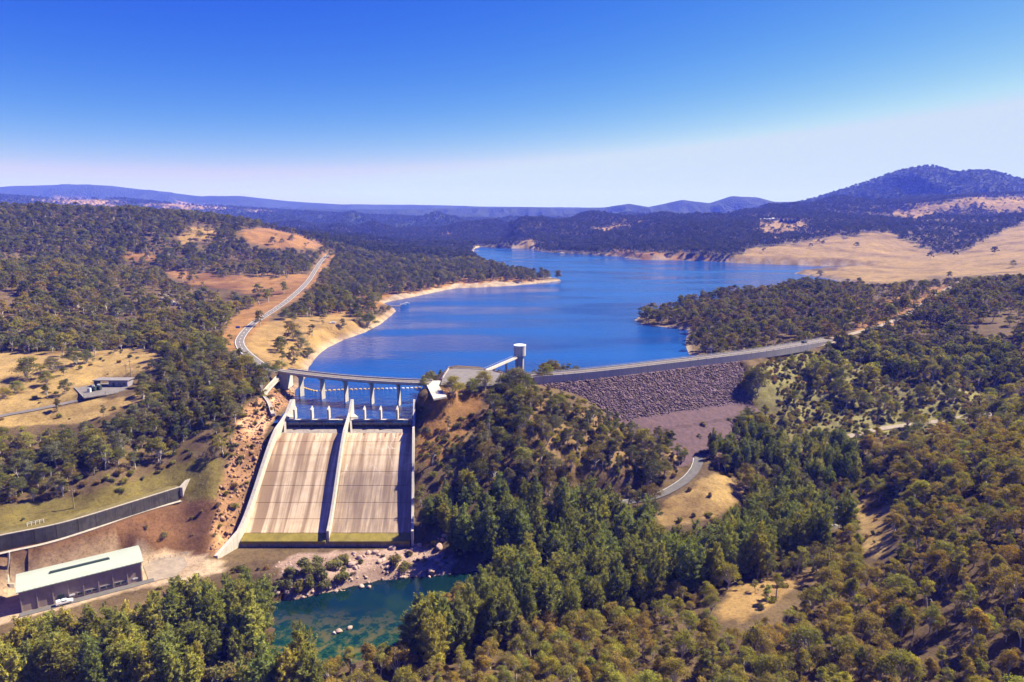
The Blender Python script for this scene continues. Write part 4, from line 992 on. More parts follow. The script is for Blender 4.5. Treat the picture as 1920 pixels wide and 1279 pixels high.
# ------------------------------------------------------------------ power house
A_ = Vector(P(268, 1088, -36)); B_ = Vector(P(40, 1148, -36))
hx = (A_ - B_); HL = hx.length; hx.normalize(); hy = Vector((-hx.y, hx.x, 0))      # hx along the front to the right, hy to the back
HW, HE, HR = 12.5, 7.6, 1.3
hall = tag(empty('machine_hall', B_, math.atan2(hx.y, hx.x)), 'long brown machine hall with pale green curved roof beside the river trees', 'building')
def hp(x, y, z): return B_ + hx * x + hy * y + Vector((0, 0, z))
def hbox(x0, x1, y0, y1, z0, z1): return MB().hexa([hp(x0, y0, z0), hp(x1, y0, z0), hp(x1, y1, z0), hp(x0, y1, z0), hp(x0, y0, z1), hp(x1, y0, z1), hp(x1, y1, z1), hp(x0, y1, z1)])
hbox(0, HL, 0, HW, -1.5, HE).build('wall', wall_brown, hall)
def roofz(y): t = (y + 0.8) / (HW + 1.6); return HE + 0.25 + HR * (1 - (2 * t - 1) ** 2) + 0.6 * t
b = MB(); v = []
for i in range(13):
    y = -0.8 + (HW + 1.6) * i / 12
    v += [hp(-0.7, y, roofz(y)), hp(HL + 0.7, y, roofz(y)), hp(HL + 0.7, y, roofz(y) - 0.3), hp(-0.7, y, roofz(y) - 0.3)]
f = [(4 * i + k, 4 * i + (k + 1) % 4, 4 * i + 4 + (k + 1) % 4, 4 * i + 4 + k) for i in range(12) for k in range(4)] + [(3, 2, 1, 0), (48, 49, 50, 51)]
roof = b.poly(v, f).build('roof', roof_green, hall)
y_ = 5.2
MB().hexa([hp(HL * 0.24, y_ - 0.55, roofz(y_)), hp(HL * 0.745, y_ - 0.55, roofz(y_)), hp(HL * 0.745, y_ + 0.6, roofz(y_)), hp(HL * 0.24, y_ + 0.6, roofz(y_)),
           hp(HL * 0.25, y_ - 0.35, roofz(y_) + 0.55), hp(HL * 0.735, y_ - 0.35, roofz(y_) + 0.55), hp(HL * 0.735, y_ + 0.4, roofz(y_) + 0.6), hp(HL * 0.25, y_ + 0.4, roofz(y_) + 0.6)]).build('ridge_vent', dark_paint, roof)
for k in range(1, 24): hbox(HL * k / 24 - 0.05, HL * k / 24 + 0.05, -0.79, -0.1, HE + 0.3, HE + 0.42).build('roof_seam', roof_green, roof)
hbox(-0.1, HL + 0.1, -0.35, -0.005, HE - 1.6, HE + 0.1).build('fascia', wall_brown, hall)
for k in range(9):
    x = 0.3 + (HL - 0.6) * k / 8; hbox(x - 0.13, x + 0.13, -0.3, -0.004, -1.5, HE - 1.605).build('pilaster', pilaster, hall)
for k in (3, 4, 5, 6):
    for q in (0.3, 0.72):
        if k == 3 and q < 0.5: continue
        x = 0.3 + (HL - 0.6) * (k + q) / 8
        w_ = hbox(x - 0.9, x + 0.9, -0.14, -0.004, 0.7, 1.9).build('window', steel, hall)
        hbox(x - 0.75, x + 0.75, -0.19, -0.145, 0.82, 1.78).build('pane', dark_glass, w_)
x = 0.3 + (HL - 0.6) * 2.5 / 8
d_ = hbox(x - 0.9, x + 0.9, -0.16, -0.004, 0.0, 2.8).build('door', dark_paint, hall)
hbox(x + 0.55, x + 0.7, -0.24, -0.165, 1.1, 1.3).build('handle', steel, d_)
for kx in (3.18, 7.55):
    x = 0.3 + (HL - 0.6) * kx / 8; hbox(x - 0.9, x + 0.9, -0.1, -0.004, 1.2, 1.8).build('notice_board', white_wall, hall)
hbox(-0.4, HL + 3.5, -3.4, -0.46, -0.35, 0.06).build('forecourt', asphalt, hall)
hbox(HL + 0.02, HL + 0.14, 3.5, 8.0, 0, 4.6).build('roller_door', dark_paint, hall)
yd = slab_poly([(268, 1060), (300, 1046), (345, 1043), (352, 1060), (330, 1080), (280, 1092)], -35.95, 0.4).build('yard', gravel); tag(yd, kind='structure')
fa, fc = Vector(P(268, 1056, -35.9)), Vector(P(350, 1040, -35.9))
yf = tag(empty('yard_fence', fa), 'thin rail fence at the back of the yard right of the machine hall', 'fence')
for z in (0.6, 1.2): MB().bar(fa + Vector((0, 0, z)), fc + Vector((0, 0, z)), 0.08, 0.08).build('rail', steel, yf)
for k in range(9):
    q = fa.lerp(fc, k / 8); MB().box(q.x - 0.07, q.x + 0.07, q.y - 0.07, q.y + 0.07, q.z - 1, q.z + 1.2).build('post', steel, yf)

# ------------------------------------------------------------------ vehicles
def vehicle(name, label, cat, loc, rz, paint, ute):
    r = tag(empty(name, loc, rz), label, cat)
    def shape(prof, hw, mat, nm, par, inset=0.0):
        b = MB(); n = len(prof)
        v = [r.matrix_basis @ Vector((x, -hw + (inset if z > 1.2 else 0), z)) for x, z in prof] + [r.matrix_basis @ Vector((x, hw - (inset if z > 1.2 else 0), z)) for x, z in prof]
        return b.poly(v, [tuple(range(n)), tuple(reversed(range(n, 2 * n)))] + [(i, (i + 1) % n, (i + 1) % n + n, i + n) for i in range(n)]).build(nm, mat, par, bevel=0.04)
    r.rotation_euler = (0, 0, rz); r.matrix_basis = Matrix.Translation(loc) @ Matrix.Rotation(rz, 4, 'Z')
    if ute:
        body = shape([(-2.6, 0.45), (2.5, 0.45), (2.55, 0.85), (2.3, 1.02), (1.15, 1.1), (-2.55, 1.08)], 0.92, paint, 'body', r)
        shape([(1.2, 1.105), (0.55, 1.72), (-0.75, 1.74), (-1.0, 1.105)], 0.84, paint, 'cabin', r, 0.12)
        shape([(1.02, 1.16), (0.55, 1.6), (-0.68, 1.62), (-0.85, 1.16)], 0.855, dark_glass, 'side_window', r, 0.12)
        shape([(-1.1, 1.085), (-2.5, 1.085), (-2.5, 1.7), (-1.1, 1.72)], 0.86, paint, 'canopy', r, 0.05)
    else:
        body = shape([(-2.2, 0.4), (2.15, 0.4), (2.2, 0.8), (1.9, 0.95), (0.95, 1.02), (-2.1, 1.02), (-2.25, 0.8)], 0.88, paint, 'body', r)
        shape([(1.0, 1.025), (0.3, 1.45), (-1.3, 1.48), (-2.05, 1.025)], 0.8, paint, 'cabin', r, 0.14)
        shape([(0.82, 1.07), (0.28, 1.38), (-1.25, 1.4), (-1.8, 1.07)], 0.815, dark_glass, 'side_window', r, 0.14)
    for x in (-1.55, 1.55):
        for y in (-0.8, 0.8):
            w_ = MB().ring(0, 0, [(0.36, -0.12), (0.36, 0.12)], 14); w_.v = [tuple(r.matrix_basis @ Vector((x + a, y + c2, 0.36 + b_))) for a, b_, c2 in w_.v]
            w_ = w_.build('wheel', rubber, r)
            h_ = MB().ring(0, 0, [(0.2, -0.13), (0.2, 0.13)], 10); h_.v = [tuple(r.matrix_basis @ Vector((x + a, y + c2, 0.36 + b_))) for a, b_, c2 in h_.v]; h_.build('rim', steel, w_)
    for y in (-0.62, 0.62):
        xf = 2.5 if ute else 2.14
        p0 = r.matrix_basis @ Vector((xf, y, 0.78)); MB().box(p0.x - 0.12, p0.x + 0.12, p0.y - 0.14, p0.y + 0.14, p0.z - 0.08, p0.z + 0.08).build('headlight', white_float, r)
    return r
hrz = math.atan2(hx.y, hx.x)
vp = hp(HL * 0.335, -2.3, 0.08); vehicle('utility_truck', 'white utility truck parked in front of the machine hall', 'truck', vp, hrz, car_white, True)
cp_ = Vector(dam_line[-14]); dv = Vector(dam_line[-13]) - Vector(dam_line[-15]); sv = Vector((dv.y, -dv.x, 0)).normalized()
vehicle('parked_car', 'dark car standing on the dam crest road near the wooded bank', 'car', cp_ + sv * -6.6 + Vector((0, 0, -0.6)), math.atan2(dv.y, dv.x), car_dark, False)

# ------------------------------------------------------------------ substation
S0 = Vector(P(204, 727, 8.6)); S0.z = 8.5
sub = tag(empty('substation', S0), 'small grey substation building among the dry fields', 'building')
def sbox(x0, x1, y0, y1, z0, z1, par=sub, nm='wall', mat=None):
    return MB().box(S0.x + x0, S0.x + x1, S0.y + y0, S0.y + y1, S0.z + z0, S0.z + z1).build(nm, mat or concrete_dark, par)
sbox(-1, 9, 2, 8, 0, 3.4, mat=surface('grey_violet_render', (0.24, 0.21, 0.24), var=0.12))
sbox(-9.5, 9.6, 1.6, 8.4, 3.405, 3.75, nm='roof', mat=surface('dull_roofing', (0.20, 0.18, 0.18)))
sbox(-9, -8.6, 2, 8, 0, 3.4, nm='end_wall'); dd = sbox(1, 2.2, 1.9, 1.995, 0, 2.3, nm='door', mat=dark_paint); sbox(2.0, 2.12, 1.82, 1.895, 1.0, 1.15, par=dd, nm='handle', mat=steel)
for q in (4.0, 6.5): sbox(q, q + 1.4, 1.93, 1.996, 1.2, 2.3, nm='window', mat=dark_glass)
pl_ = slab_poly([(139, 728), (170, 722), (236, 712), (240, 730), (200, 740), (156, 746)], 8.72, 0.5).build('slab', asphalt_pale); tag(pl_, kind='structure'); pl_.name = 'pavement'
for i, (u, v) in enumerate(((176, 733), (186, 731))):
    q = Vector(P(u, v, 8.75)); t_ = tag(empty('transformer', q), ('dark', 'green')[0] + ' ' + ('transformer tank on the substation slab, nearer its left corner', 'transformer tank with bushings nearest the grey substation wall')[i], 'transformer')
    MB().box(q.x - 1.1, q.x + 1.1, q.y - 0.8, q.y + 0.8, q.z, q.z + 2.4).build('tank', dark_paint, t_, bevel=0.08)
    for k in range(6): MB().box(q.x - 1.0 + k * 0.36, q.x - 0.9 + k * 0.36, q.y - 1.15, q.y - 0.805, q.z + 0.4, q.z + 2.1).build('cooling_fin', dark_paint, t_)
    for k in (-0.6, 0, 0.6): MB().ring(q.x + k, q.y, [(0.1, q.z + 2.41), (0.2, q.z + 2.6), (0.1, q.z + 2.8), (0.18, q.z + 3.0), (0.06, q.z + 3.3)], 8).build('bushing', white_float, t_)
q = Vector(P(167.5, 735, 8.75)); kb = tag(empty('switch_cabinet', q), 'small pale switch cabinet left of the transformers', 'cabinet')
MB().box(q.x - 0.8, q.x + 0.8, q.y - 0.6, q.y + 0.6, q.z, q.z + 2.0).build('body', white_wall, kb); MB().box(q.x - 0.9, q.x + 0.9, q.y - 0.7, q.y + 0.7, q.z + 2.005, q.z + 2.12).build('roof', steel, kb); MB().box(q.x - 0.6, q.x + 0.6, q.y - 0.66, q.y - 0.605, q.z + 0.2, q.z + 1.8).build('door', steel, kb)
fpts = [Vector(P(u, v, 8.7)) for u, v in ((139, 727), (157, 746), (198, 740), (222, 736))]
sf = tag(empty('wire_fence', fpts[1]), 'low wire fence round the corner of the substation slab', 'fence')
for a, c_ in zip(fpts[:-1], fpts[1:]):
    for z in (0.5, 1.0, 1.6): MB().bar(a + Vector((0, 0, z)), c_ + Vector((0, 0, z)), 0.04, 0.04).build('wire', steel, sf)
    MB().bar(a + Vector((0, 0, 0.35)), c_ + Vector((0, 0, 0.35)), 0.3, 0.6).build('kerb', concrete, sf)
    for k in range(5):
        q = a.lerp(c_, k / 4); MB().box(q.x - 0.05, q.x + 0.05, q.y - 0.05, q.y + 0.05, q.z + 0.36, q.z + 1.75).build('post', steel, sf)
def pole(u, v, h, label):
    x, y, z = far_ground(u, v, 230, 600)
    r = tag(empty('power_pole', (x, y, z)), label, 'pole')
    MB().tube([(x, y, z - 0.5), (x, y, z + h)], [0.2, 0.13], 7).build('mast', timber, r)
    c_ = MB().box(x - 1.2, x + 1.2, y - 0.08, y + 0.08, z + h - 1.0, z + h - 0.82).build('crossarm', timber, r)
    for k in (-1.05, 0.0, 1.05): MB().ring(x + k, y, [(0.06, z + h - 0.81), (0.1, z + h - 0.65), (0.04, z + h - 0.5)], 6).build('insulator', white_float, c_)
pole(238, 712, 9.0, 'timber power pole just right of the substation building'); pole(246, 707, 9.5, 'slim timber power pole farther right behind the substation')
pole(139, 953, 8.0, 'lone timber pole on the grass above the dark retaining wall')

# ------------------------------------------------------------------ small things along the shore
def hull(name, label, loc, rz, L, mat, cat='boat'):
    r = tag(empty(name, loc, rz), label, cat); M_ = Matrix.Translation(loc) @ Matrix.Rotation(rz, 4, 'Z'); r.matrix_basis = M_
    b = MB(); st = []
    for i in range(7):
        t = i / 6; w = L * 0.19 * (1 - max(0, t - 0.45) ** 2 * 3.1); st.append((-L / 2 + L * t, max(w, 0.03)))
    v = []
    for x, w in st: v += [(x, -w, 0.7), (x, -w * 0.6, -0.25), (x, w * 0.6, -0.25), (x, w, 0.7)]
    f = [(4 * i + k, 4 * i + k + 1, 4 * i + 4 + k + 1, 4 * i + 4 + k) for i in range(6) for k in range(3)] + [(0, 1, 2, 3), (27, 26, 25, 24)]
    b.poly([M_ @ Vector(q) for q in v], f).build('hull', mat, r)
    MB().poly([M_ @ Vector((x, s_ * w * 0.9, 0.55)) for x, w in st for s_ in (-1, 1)], [(2 * i, 2 * i + 1, 2 * i + 3, 2 * i + 2) for i in range(6)]).build('deck', white_wall, r)
    MB().hexa([M_ @ Vector(q) for q in ((-L * 0.1, -0.6, 0.56), (L * 0.15, -0.6, 0.56), (L * 0.15, 0.6, 0.56), (-L * 0.1, 0.6, 0.56), (-L * 0.1, -0.55, 1.5), (L * 0.08, -0.55, 1.5), (L * 0.08, 0.55, 1.5), (-L * 0.1, 0.55, 1.5))]).build('cabin', white_wall, r)
    return r
j0, j1 = Vector(P(703, 573.5, 1.0)), Vector(P(752, 573.5, 0.9))
jet = tag(empty('jetty', j0), 'narrow brown boat jetty reaching into the lake from the beach', 'jetty')
nj = 14; jd = (j1 - j0) / nj
for k in range(nj): MB().bar(j0 + jd * k, j0 + jd * (k + 0.94), 2.6, 0.25).build('plank_bay', timber, jet)
for k in range(0, nj + 1, 2):
    for q in (-1.1, 1.1):
        c_ = j0 + jd * k; MB().box(c_.x - 0.12, c_.x + 0.12, c_.y + q - 0.12, c_.y + q + 0.12, -3, 1.5 if q > 0 else 0.74).build('pile', timber, jet)
w_ = P(756, 571.5, 0.1); hull('motor_boat', 'white motor boat moored at the end of the jetty', w_, 0.2, 7.0, white_wall)
w_ = P(763, 569, 0.1); hull('motor_boat', 'pale motor boat floating just beyond the jetty end', w_, 0.5, 6.0, white_wall)
x, y, z = P(625, 622.5, 3.0); z = gz(x, y) + 0.5; hull('dinghy', 'white dinghy lying on the orange bank above the shore stones', (x, y, z), 0.5, 5.5, white_wall)
x, y, z = P(699, 556.5, 4.0); z = gz(x, y)
sh = tag(empty('picnic_shelter', (x, y, z)), 'picnic shelter with white pyramid roof on the lawn by the beach', 'shelter')
rf = MB().poly([(x - 4, y - 4, z + 2.7), (x + 4, y - 4, z + 2.7), (x + 4, y + 4, z + 2.7), (x - 4, y + 4, z + 2.7), (x, y, z + 4.6)], [(0, 1, 4), (1, 2, 4), (2, 3, 4), (3, 0, 4), (3, 2, 1, 0)]).build('roof', white_wall, sh)
for a in (-3.5, 3.5):
    for c_ in (-3.5, 3.5): MB().box(x + a - 0.12, x + a + 0.12, y + c_ - 0.12, y + c_ + 0.12, z - 0.5, z + 2.69).build('post', timber, sh)
MB().box(x - 1.2, x + 1.2, y - 0.5, y + 0.5, z + 0.7, z + 0.8).build('table', timber, sh)
x, y, z = P(446, 617, 15.2); z = gz(x, y)
sg = tag(empty('road_sign', (x, y, z)), 'small blue road sign at the bend of the lake road', 'sign')
MB().box(x - 1.6, x + 1.6, y - 0.05, y + 0.05, z + 1.4, z + 2.9).build('panel', blue_sign, sg)
for k in (-1.2, 1.2): MB().box(x + k - 0.07, x + k + 0.07, y + 0.051, y + 0.18, z - 0.5, z + 2.9).build('post', steel, sg)

# ------------------------------------------------------------------ hamlet on the far hill
names = ['first', 'second', 'third', 'fourth', 'fifth']
for k, (u, v) in enumerate(((1465, 416.5), (1473, 417.5), (1481.5, 418), (1489, 418), (1495, 414))):
    x, y, z = far_ground(u, v, 1700, 2900)
    h_ = tag(empty('house', (x, y, z)), 'dark A-frame house on the far hill, %s from the left in its row' % names[k], 'house', 'A-frame houses in a row on the far hill')
    w, L, hh = 7.0, 12.0, 11.0
    MB().poly([(x - w, y - L / 2, z - 1), (x, y - L / 2, z + hh), (x - w - 0.5, y - L / 2, z - 1), (x, y - L / 2, z + hh + 0.6), (x - w, y + L / 2, z - 1), (x, y + L / 2, z + hh), (x - w - 0.5, y + L / 2, z - 1), (x, y + L / 2, z + hh + 0.6)], [(0, 1, 3, 2), (6, 7, 5, 4), (2, 3, 7, 6), (0, 4, 5, 1), (0, 2, 6, 4)]).build('roof_slope', dark_roof, h_)
    MB().poly([(x + w, y - L / 2, z - 1), (x, y - L / 2, z + hh), (x + w + 0.5, y - L / 2, z - 1), (x, y - L / 2, z + hh + 0.6), (x + w, y + L / 2, z - 1), (x, y + L / 2, z + hh), (x + w + 0.5, y + L / 2, z - 1), (x, y + L / 2, z + hh + 0.6)], [(0, 2, 3, 1), (6, 4, 5, 7), (2, 6, 7, 3), (0, 1, 5, 4), (0, 4, 6, 2)]).build('roof_slope', white_wall if k != 4 else dark_roof, h_)
    MB().poly([(x - w + 0.6, y - L / 2 + 0.6, z - 1), (x + w - 0.6, y - L / 2 + 0.6, z - 1), (x, y - L / 2 + 0.6, z + hh - 0.8), (x - w + 0.6, y + L / 2 - 0.6, z - 1), (x + w - 0.6, y + L / 2 - 0.6, z - 1), (x, y + L / 2 - 0.6, z + hh - 0.8)], [(0, 1, 2), (5, 4, 3), (0, 3, 4, 1)]).build('wall', dark_paint, h_)
    MB().box(x - 1.2, x + 1.2, y - L / 2 + 0.45, y - L / 2 + 0.59, z, z + 3).build('door', dark_glass, h_)
for k, (u, v, w, lab) in enumerate(((1441, 413.5, 16, 'long low pale-roofed lodge left of the far A-frame houses'), (1431, 413.8, 9, 'small pale cabin at the left end of the far hamlet'), (1452, 412.5, 8, 'small pale cabin between the long lodge and the A-frame houses'))):
    x, y, z = far_ground(u, v, 1700, 2900)
    h_ = tag(empty('lodge', (x, y, z)), lab, 'house')
    MB().box(x - w, x + w, y - 4, y + 4, z - 1.5, z + 4).build('wall', white_wall, h_)
    MB().poly([(x - w - 1, y - 5, z + 4), (x + w + 1, y - 5, z + 4), (x + w + 1, y + 5, z + 4), (x - w - 1, y + 5, z + 4), (x - w - 1, y, z + 6.8), (x + w + 1, y, z + 6.8)], [(0, 1, 5, 4), (2, 3, 4, 5), (0, 4, 3), (1, 2, 5), (3, 2, 1, 0)]).build('roof', steel, h_)
    for q in (-0.6, -0.1, 0.4): MB().box(x + w * q, x + w * q + 2, y - 4.1, y - 4.005, z + 1, z + 2.8).build('window', dark_glass, h_)
x, y, z = Q(129, 346, 9000); z = gz(x, y)
ms = tag(empty('radio_mast', (x, y, z)), 'thin radio mast on the far left skyline ridge', 'mast')
MB().tube([(x, y, z - 10), (x, y, z + 40)], [3.0, 1.0], 4).build('lattice', steel, ms); MB().tube([(x, y, z + 40), (x, y, z + 52)], 0.6, 4).build('aerial', steel, ms)

# ------------------------------------------------------------------ stones
def boulder_mesh(seed, mat):
    r = np.random.default_rng(seed); bm = bmesh.new(); bmesh.ops.create_icosphere(bm, subdivisions=2, radius=1.0)
    cuts = r.normal(size=(9, 3)); cuts /= np.linalg.norm(cuts, axis=1)[:, None]; dd_ = r.uniform(0.55, 0.95, 9)
    for v in bm.verts:
        p = np.array(v.co)
        for c_, d in zip(cuts, dd_):
            e = p @ c_ - d
            if e > 0: p = p - c_ * e
        v.co = p * (1.15, 0.95, 0.75)
    me = bpy.data.meshes.new('boulder'); bm.to_mesh(me); bm.free(); me.materials.append(mat); return me
B_PINK = [boulder_mesh(i, boulder_mat) for i in range(5)]; B_GREY = [boulder_mesh(20 + i, grey_rock) for i in range(4)]
def boulder(u, v, z, size, meshes, label, group, sink=0.25):
    if z is None: x, y, z = far_ground(u, v, 200, 700)
    else:
        x, y, _ = P(u, v, z); z = max(gz(x, y), z if z == RIVER_Z else -1e9)
    o = link_mesh('boulder', random.choice(meshes)); o.location = (x, y, z + size * (0.5 - sink)); o.rotation_euler = (random.uniform(-.2, .2), random.uniform(-.2, .2), random.uniform(0, 6.28)); o.scale = (size, size * random.uniform(0.8, 1.1), size * random.uniform(0.8, 1.1))
    tag(o, label, 'boulder', group)
random.seed(5)
ORD = ['first', 'second', 'third', 'fourth', 'fifth', 'sixth', 'seventh', 'eighth', 'ninth', 'tenth', 'eleventh', 'twelfth', 'thirteenth', 'fourteenth', 'fifteenth', 'sixteenth', 'seventeenth', 'eighteenth', 'nineteenth', 'twentieth']
heap = []
for k in range(46):
    u = random.uniform(655, 835); up_ = random.uniform(0, 42); big = random.random(); heap.append((u, 1092 - (u - 640) * 0.11 - up_, 0.6 + 1.5 * big ** 2, 'upper' if up_ > 28 else ('middle' if up_ > 14 else 'lower')))
for row in ('upper', 'middle', 'lower'):
    for lo, hi, nm in ((0, 0.9, 'small'), (0.9, 9, 'large')):
        for k, (u, v, s_, r_) in enumerate(sorted(q for q in heap if q[3] == row and lo <= q[2] < hi)):
            boulder(u, v, RIVER_Z + 1.2, s_, B_PINK, '%s pink boulder in the %s row below the spillway, %s from left' % (nm, row, ORD[k]), 'boulders below the spillway')
for k in range(16):
    u = 500 + 150 * (k + random.uniform(0.1, 0.9)) / 16; v = 1130 - (u - 505) * 0.17 - random.uniform(0, 14)
    boulder(u, v, RIVER_Z + 0.6, random.uniform(0.6, 1.4), B_PINK, 'pinkish boulder at the waterline under the bushes, %s from left' % ORD[k], 'boulders along the left waterline')
for (u, v, s_, lab) in ((678, 1101, 1.3, 'larger of two pale stones standing in the dark river'), (692, 1101.5, 0.9, 'smaller of two pale stones standing in the dark river'), (752, 1084, 1.0, 'pale stone in the river just off the boulder heap'), (805, 1082, 0.9, 'grey stone at the water near the shaded bank'),
                        (627, 1188, 0.9, 'dark stone in the middle of the green river'), (636, 1185, 1.3, 'tan stone in the middle of the green river'), (655, 1178, 1.1, 'flat tan stone near the weed in the green river')):
    boulder(u, v, RIVER_Z, s_, B_PINK if 'dark' not in lab[:6] else B_GREY, lab, None, 0.35)
for k in range(12):
    boulder(272 + 73 * (k + random.random() * 0.8) / 12, random.uniform(552, 582), None, random.uniform(1.5, 3.4), B_GREY, 'pale granite boulder among the dark trees of the left hillside, %s from left' % ORD[k], 'granite boulders on the left hillside', 0.2)
def scatter_rocks(name, cover_name, n, mat, smin, smax, label, sub=None):
    k = [i for i, c_ in enumerate(COVER) if c_[0] == cover_name]
    cand = np.argwhere(np.isin(CI, k) & (GY < 420)); pts, sz = [], []
    for j, i in cand[RNG.integers(0, len(cand), n)]:
        x = gx[i] + RNG.uniform(-1.3, 1.3); y = gy[j] + RNG.uniform(-1.3, 1.3); s_ = smin + (smax - smin) * RNG.random() ** 3
        t = (SP_Y0 - y) / (SP_Y0 - SP_Y1)
        if -0.4 < t < 1.3 and sp_x(0, t) - 1.5 < x < sp_x(2, t) + 1: continue
        if gz(x, y) < -0.1 and in_poly(np.array([x]), np.array([y]), LAKE)[0]: continue
        pts.append(np.array((x, y, gz(x, y) - s_ * 0.15))); sz.append(s_)
    o = rock_field(name, pts, sz, mat, block=name == 'rock_face', squash=1.0 if name == 'rock_face' else 0.7); tag(o, label, 'rocks'); return o
scatter_rocks('rock_face', 'cut_rock', 1300, orange_rock, 0.15, 0.9, 'broken orange rock of the cutting left of the spillway')
scatter_rocks('rubble', 'river_bank', 900, boulder_mat, 0.2, 0.8, 'loose pale rubble on the river bank')
scatter_rocks('creek_stones', 'creek', 90, grey_rock, 0.4, 1.2, 'grey stones in the creek bed on the right')
# ------------------------------------------------------------------ foliage materials: the tint comes with each tree
def leaf_mat(name, trans=0.3, fallback=(0.07, 0.08, 0.03)):
    m, nt, out = new_mat(name)
    at = N(nt, 'Attribute', attribute_name='tint', attribute_type='INSTANCER')
    oi = N(nt, 'ObjectInfo'); geo = N(nt, 'NewGeometry')
    ns = N(nt, 'TexNoise', Scale=0.55, Detail=3.0); nt.links.new(geo.outputs['Position'], ns.inputs['Vector'])
    v = ramp(nt, ns.outputs[0], [(0.3, (0.62, 0.64, 0.66)), (0.5, (1, 1, 1)), (0.7, (1.45, 1.38, 1.2))])
    c = mixc(nt, 1.0, at.outputs[0], v, 'MULTIPLY')
    d = N(nt, 'BsdfDiffuse', Roughness=0.6); t = N(nt, 'BsdfTranslucent')
    nt.links.new(c, d.inputs[0]); nt.links.new(mixc(nt, 1.0, c, (1.35, 1.25, 0.6), 'MULTIPLY'), t.inputs[0])
    mx = N(nt, 'MixShader'); mx.inputs[0].default_value = trans
    nt.links.new(d.outputs[0], mx.inputs[1]); nt.links.new(t.outputs[0], mx.inputs[2]); nt.links.new(mx.outputs[0], out.inputs[0])
    return m
leaf = leaf_mat('gum_leaf', 0.36); needle = leaf_mat('she_oak_needle', 0.36)
bark = surface('gum_bark', (0.46, 0.40, 0.34), var=0.35, scale=1.2, bump=0.4)
bark_dark = surface('she_oak_bark', (0.10, 0.08, 0.065), var=0.3, scale=1.2, bump=0.4)

def kites(pos, nrm, up, ln, wd):
    """leaf-sized four-cornered faces"""
    n = len(pos); nrm = nrm / np.linalg.norm(nrm, axis=1)[:, None]
    a = up - nrm * (up * nrm).sum(1)[:, None]; a /= np.linalg.norm(a, axis=1)[:, None] + 1e-9; b = np.cross(nrm, a)
    ln = ln[:, None]; wd = wd[:, None]
    v = np.stack([pos - a * ln * 0.5, pos + b * wd * 0.5 + a * ln * 0.08, pos + a * ln * 0.5, pos - b * wd * 0.5 + a * ln * 0.02], 1)
    return v.reshape(-1, 3), np.arange(4 * n).reshape(-1, 4)
def np_mesh(name, parts, mats):
    """parts: list of (verts, faces as lists, material index)"""
    me = bpy.data.meshes.new(name); V_, loops, tot, mi = [], [], [], []; k = 0
    for v, f, i in parts:
        V_.append(np.asarray(v, float)); f = [np.asarray(q) for q in f]
        loops += [q + k for q in f]; tot += [len(q) for q in f]; mi += [i] * len(f); k += len(v)
    V_ = np.concatenate(V_); L_ = np.concatenate(loops); tot = np.array(tot)
    me.vertices.add(len(V_)); me.vertices.foreach_set('co', V_.ravel()); me.loops.add(len(L_)); me.loops.foreach_set('vertex_index', L_)
    me.polygons.add(len(tot)); me.polygons.foreach_set('loop_start', np.concatenate([[0], np.cumsum(tot)[:-1]])); me.polygons.foreach_set('loop_total', tot)
    for m in mats: me.materials.append(m)
    me.polygons.foreach_set('material_index', np.array(mi)); me.update(); me.validate(); return me
def gum(seed, H, spread, nc, per, leaf_len, low=0.35, flat=0.62, seg=3):
    """trunk, limbs and clumps of a eucalypt; returns (trunk verts/faces, leaf verts/faces)"""
    r = np.random.default_rng(seed); tb = MB()
    lean = r.uniform(-0.06, 0.06, 2) * H
    fork = H * low * r.uniform(0.75, 1.1)
    top = Vector((lean[0], lean[1], fork))
    tb.tube([(0, 0, -0.6), (lean[0] * 0.4, lean[1] * 0.4, fork * 0.5), top], [H * 0.026, H * 0.021, H * 0.017], 6, False)
    pos, nrm, lns = [], [], []; gap = r.uniform(0, 6.28); sk = r.uniform(0.75, 1.25, 2); off = r.uniform(-0.10, 0.10, 2) * spread
    for k in range(nc):
        a = 2.399 * k + r.uniform(-0.7, 0.7); q = math.sqrt((k + 0.5) / nc) * r.uniform(0.7, 1.22)
        if abs((a - gap + math.pi) % 6.283 - math.pi) < 0.45 and q > 0.5: continue
        rad = spread / 2 * q * 0.80
        zc = H * (0.89 - 0.50 * q ** 1.5 + r.uniform(-0.11, 0.05))
        c = np.array((lean[0] + off[0] + rad * sk[0] * math.cos(a), lean[1] + off[1] + rad * sk[1] * math.sin(a), zc)); cr = spread * r.choice((0.08, 0.11, 0.14, 0.17, 0.21))
        tip = Vector(c - (0, 0, cr * 0.4)); mid = top.lerp(tip, 0.55) + Vector((0, 0, H * 0.05))
        if seg >= 3 or k % 2 == 0: tb.tube([top - Vector((0, 0, r.uniform(0, 0.35) * fork)), mid, tip], [H * 0.011, H * 0.007, H * 0.003], 4, False)
        n = max(3, int(per * r.uniform(0.7, 1.3) * (0.35 + cr / spread * 4)))
        d = r.normal(size=(n, 3)); d[:, 2] = np.abs(d[:, 2]) * 1.0 - 0.45; d /= np.linalg.norm(d, axis=1)[:, None]
        p = c + d * cr * r.uniform(0.45, 1.3, (n, 1)) * (1.15, 1.15, flat)
        pos.append(p); nrm.append(d * (0.7, 0.7, 1) + r.normal(size=(n, 3)) * 0.42 + (0, 0, 0.25)); lns.append(leaf_len * r.uniform(0.6, 1.35, n))
    pos, nrm, lns = np.concatenate(pos), np.concatenate(nrm), np.concatenate(lns)
    lv, lf = kites(pos, nrm, r.normal(size=(len(pos), 3)) + (0, 0, -0.3), lns, lns * r.uniform(0.45, 0.8, len(pos)))
    return (np.array(tb.v), tb.f), (lv, lf)
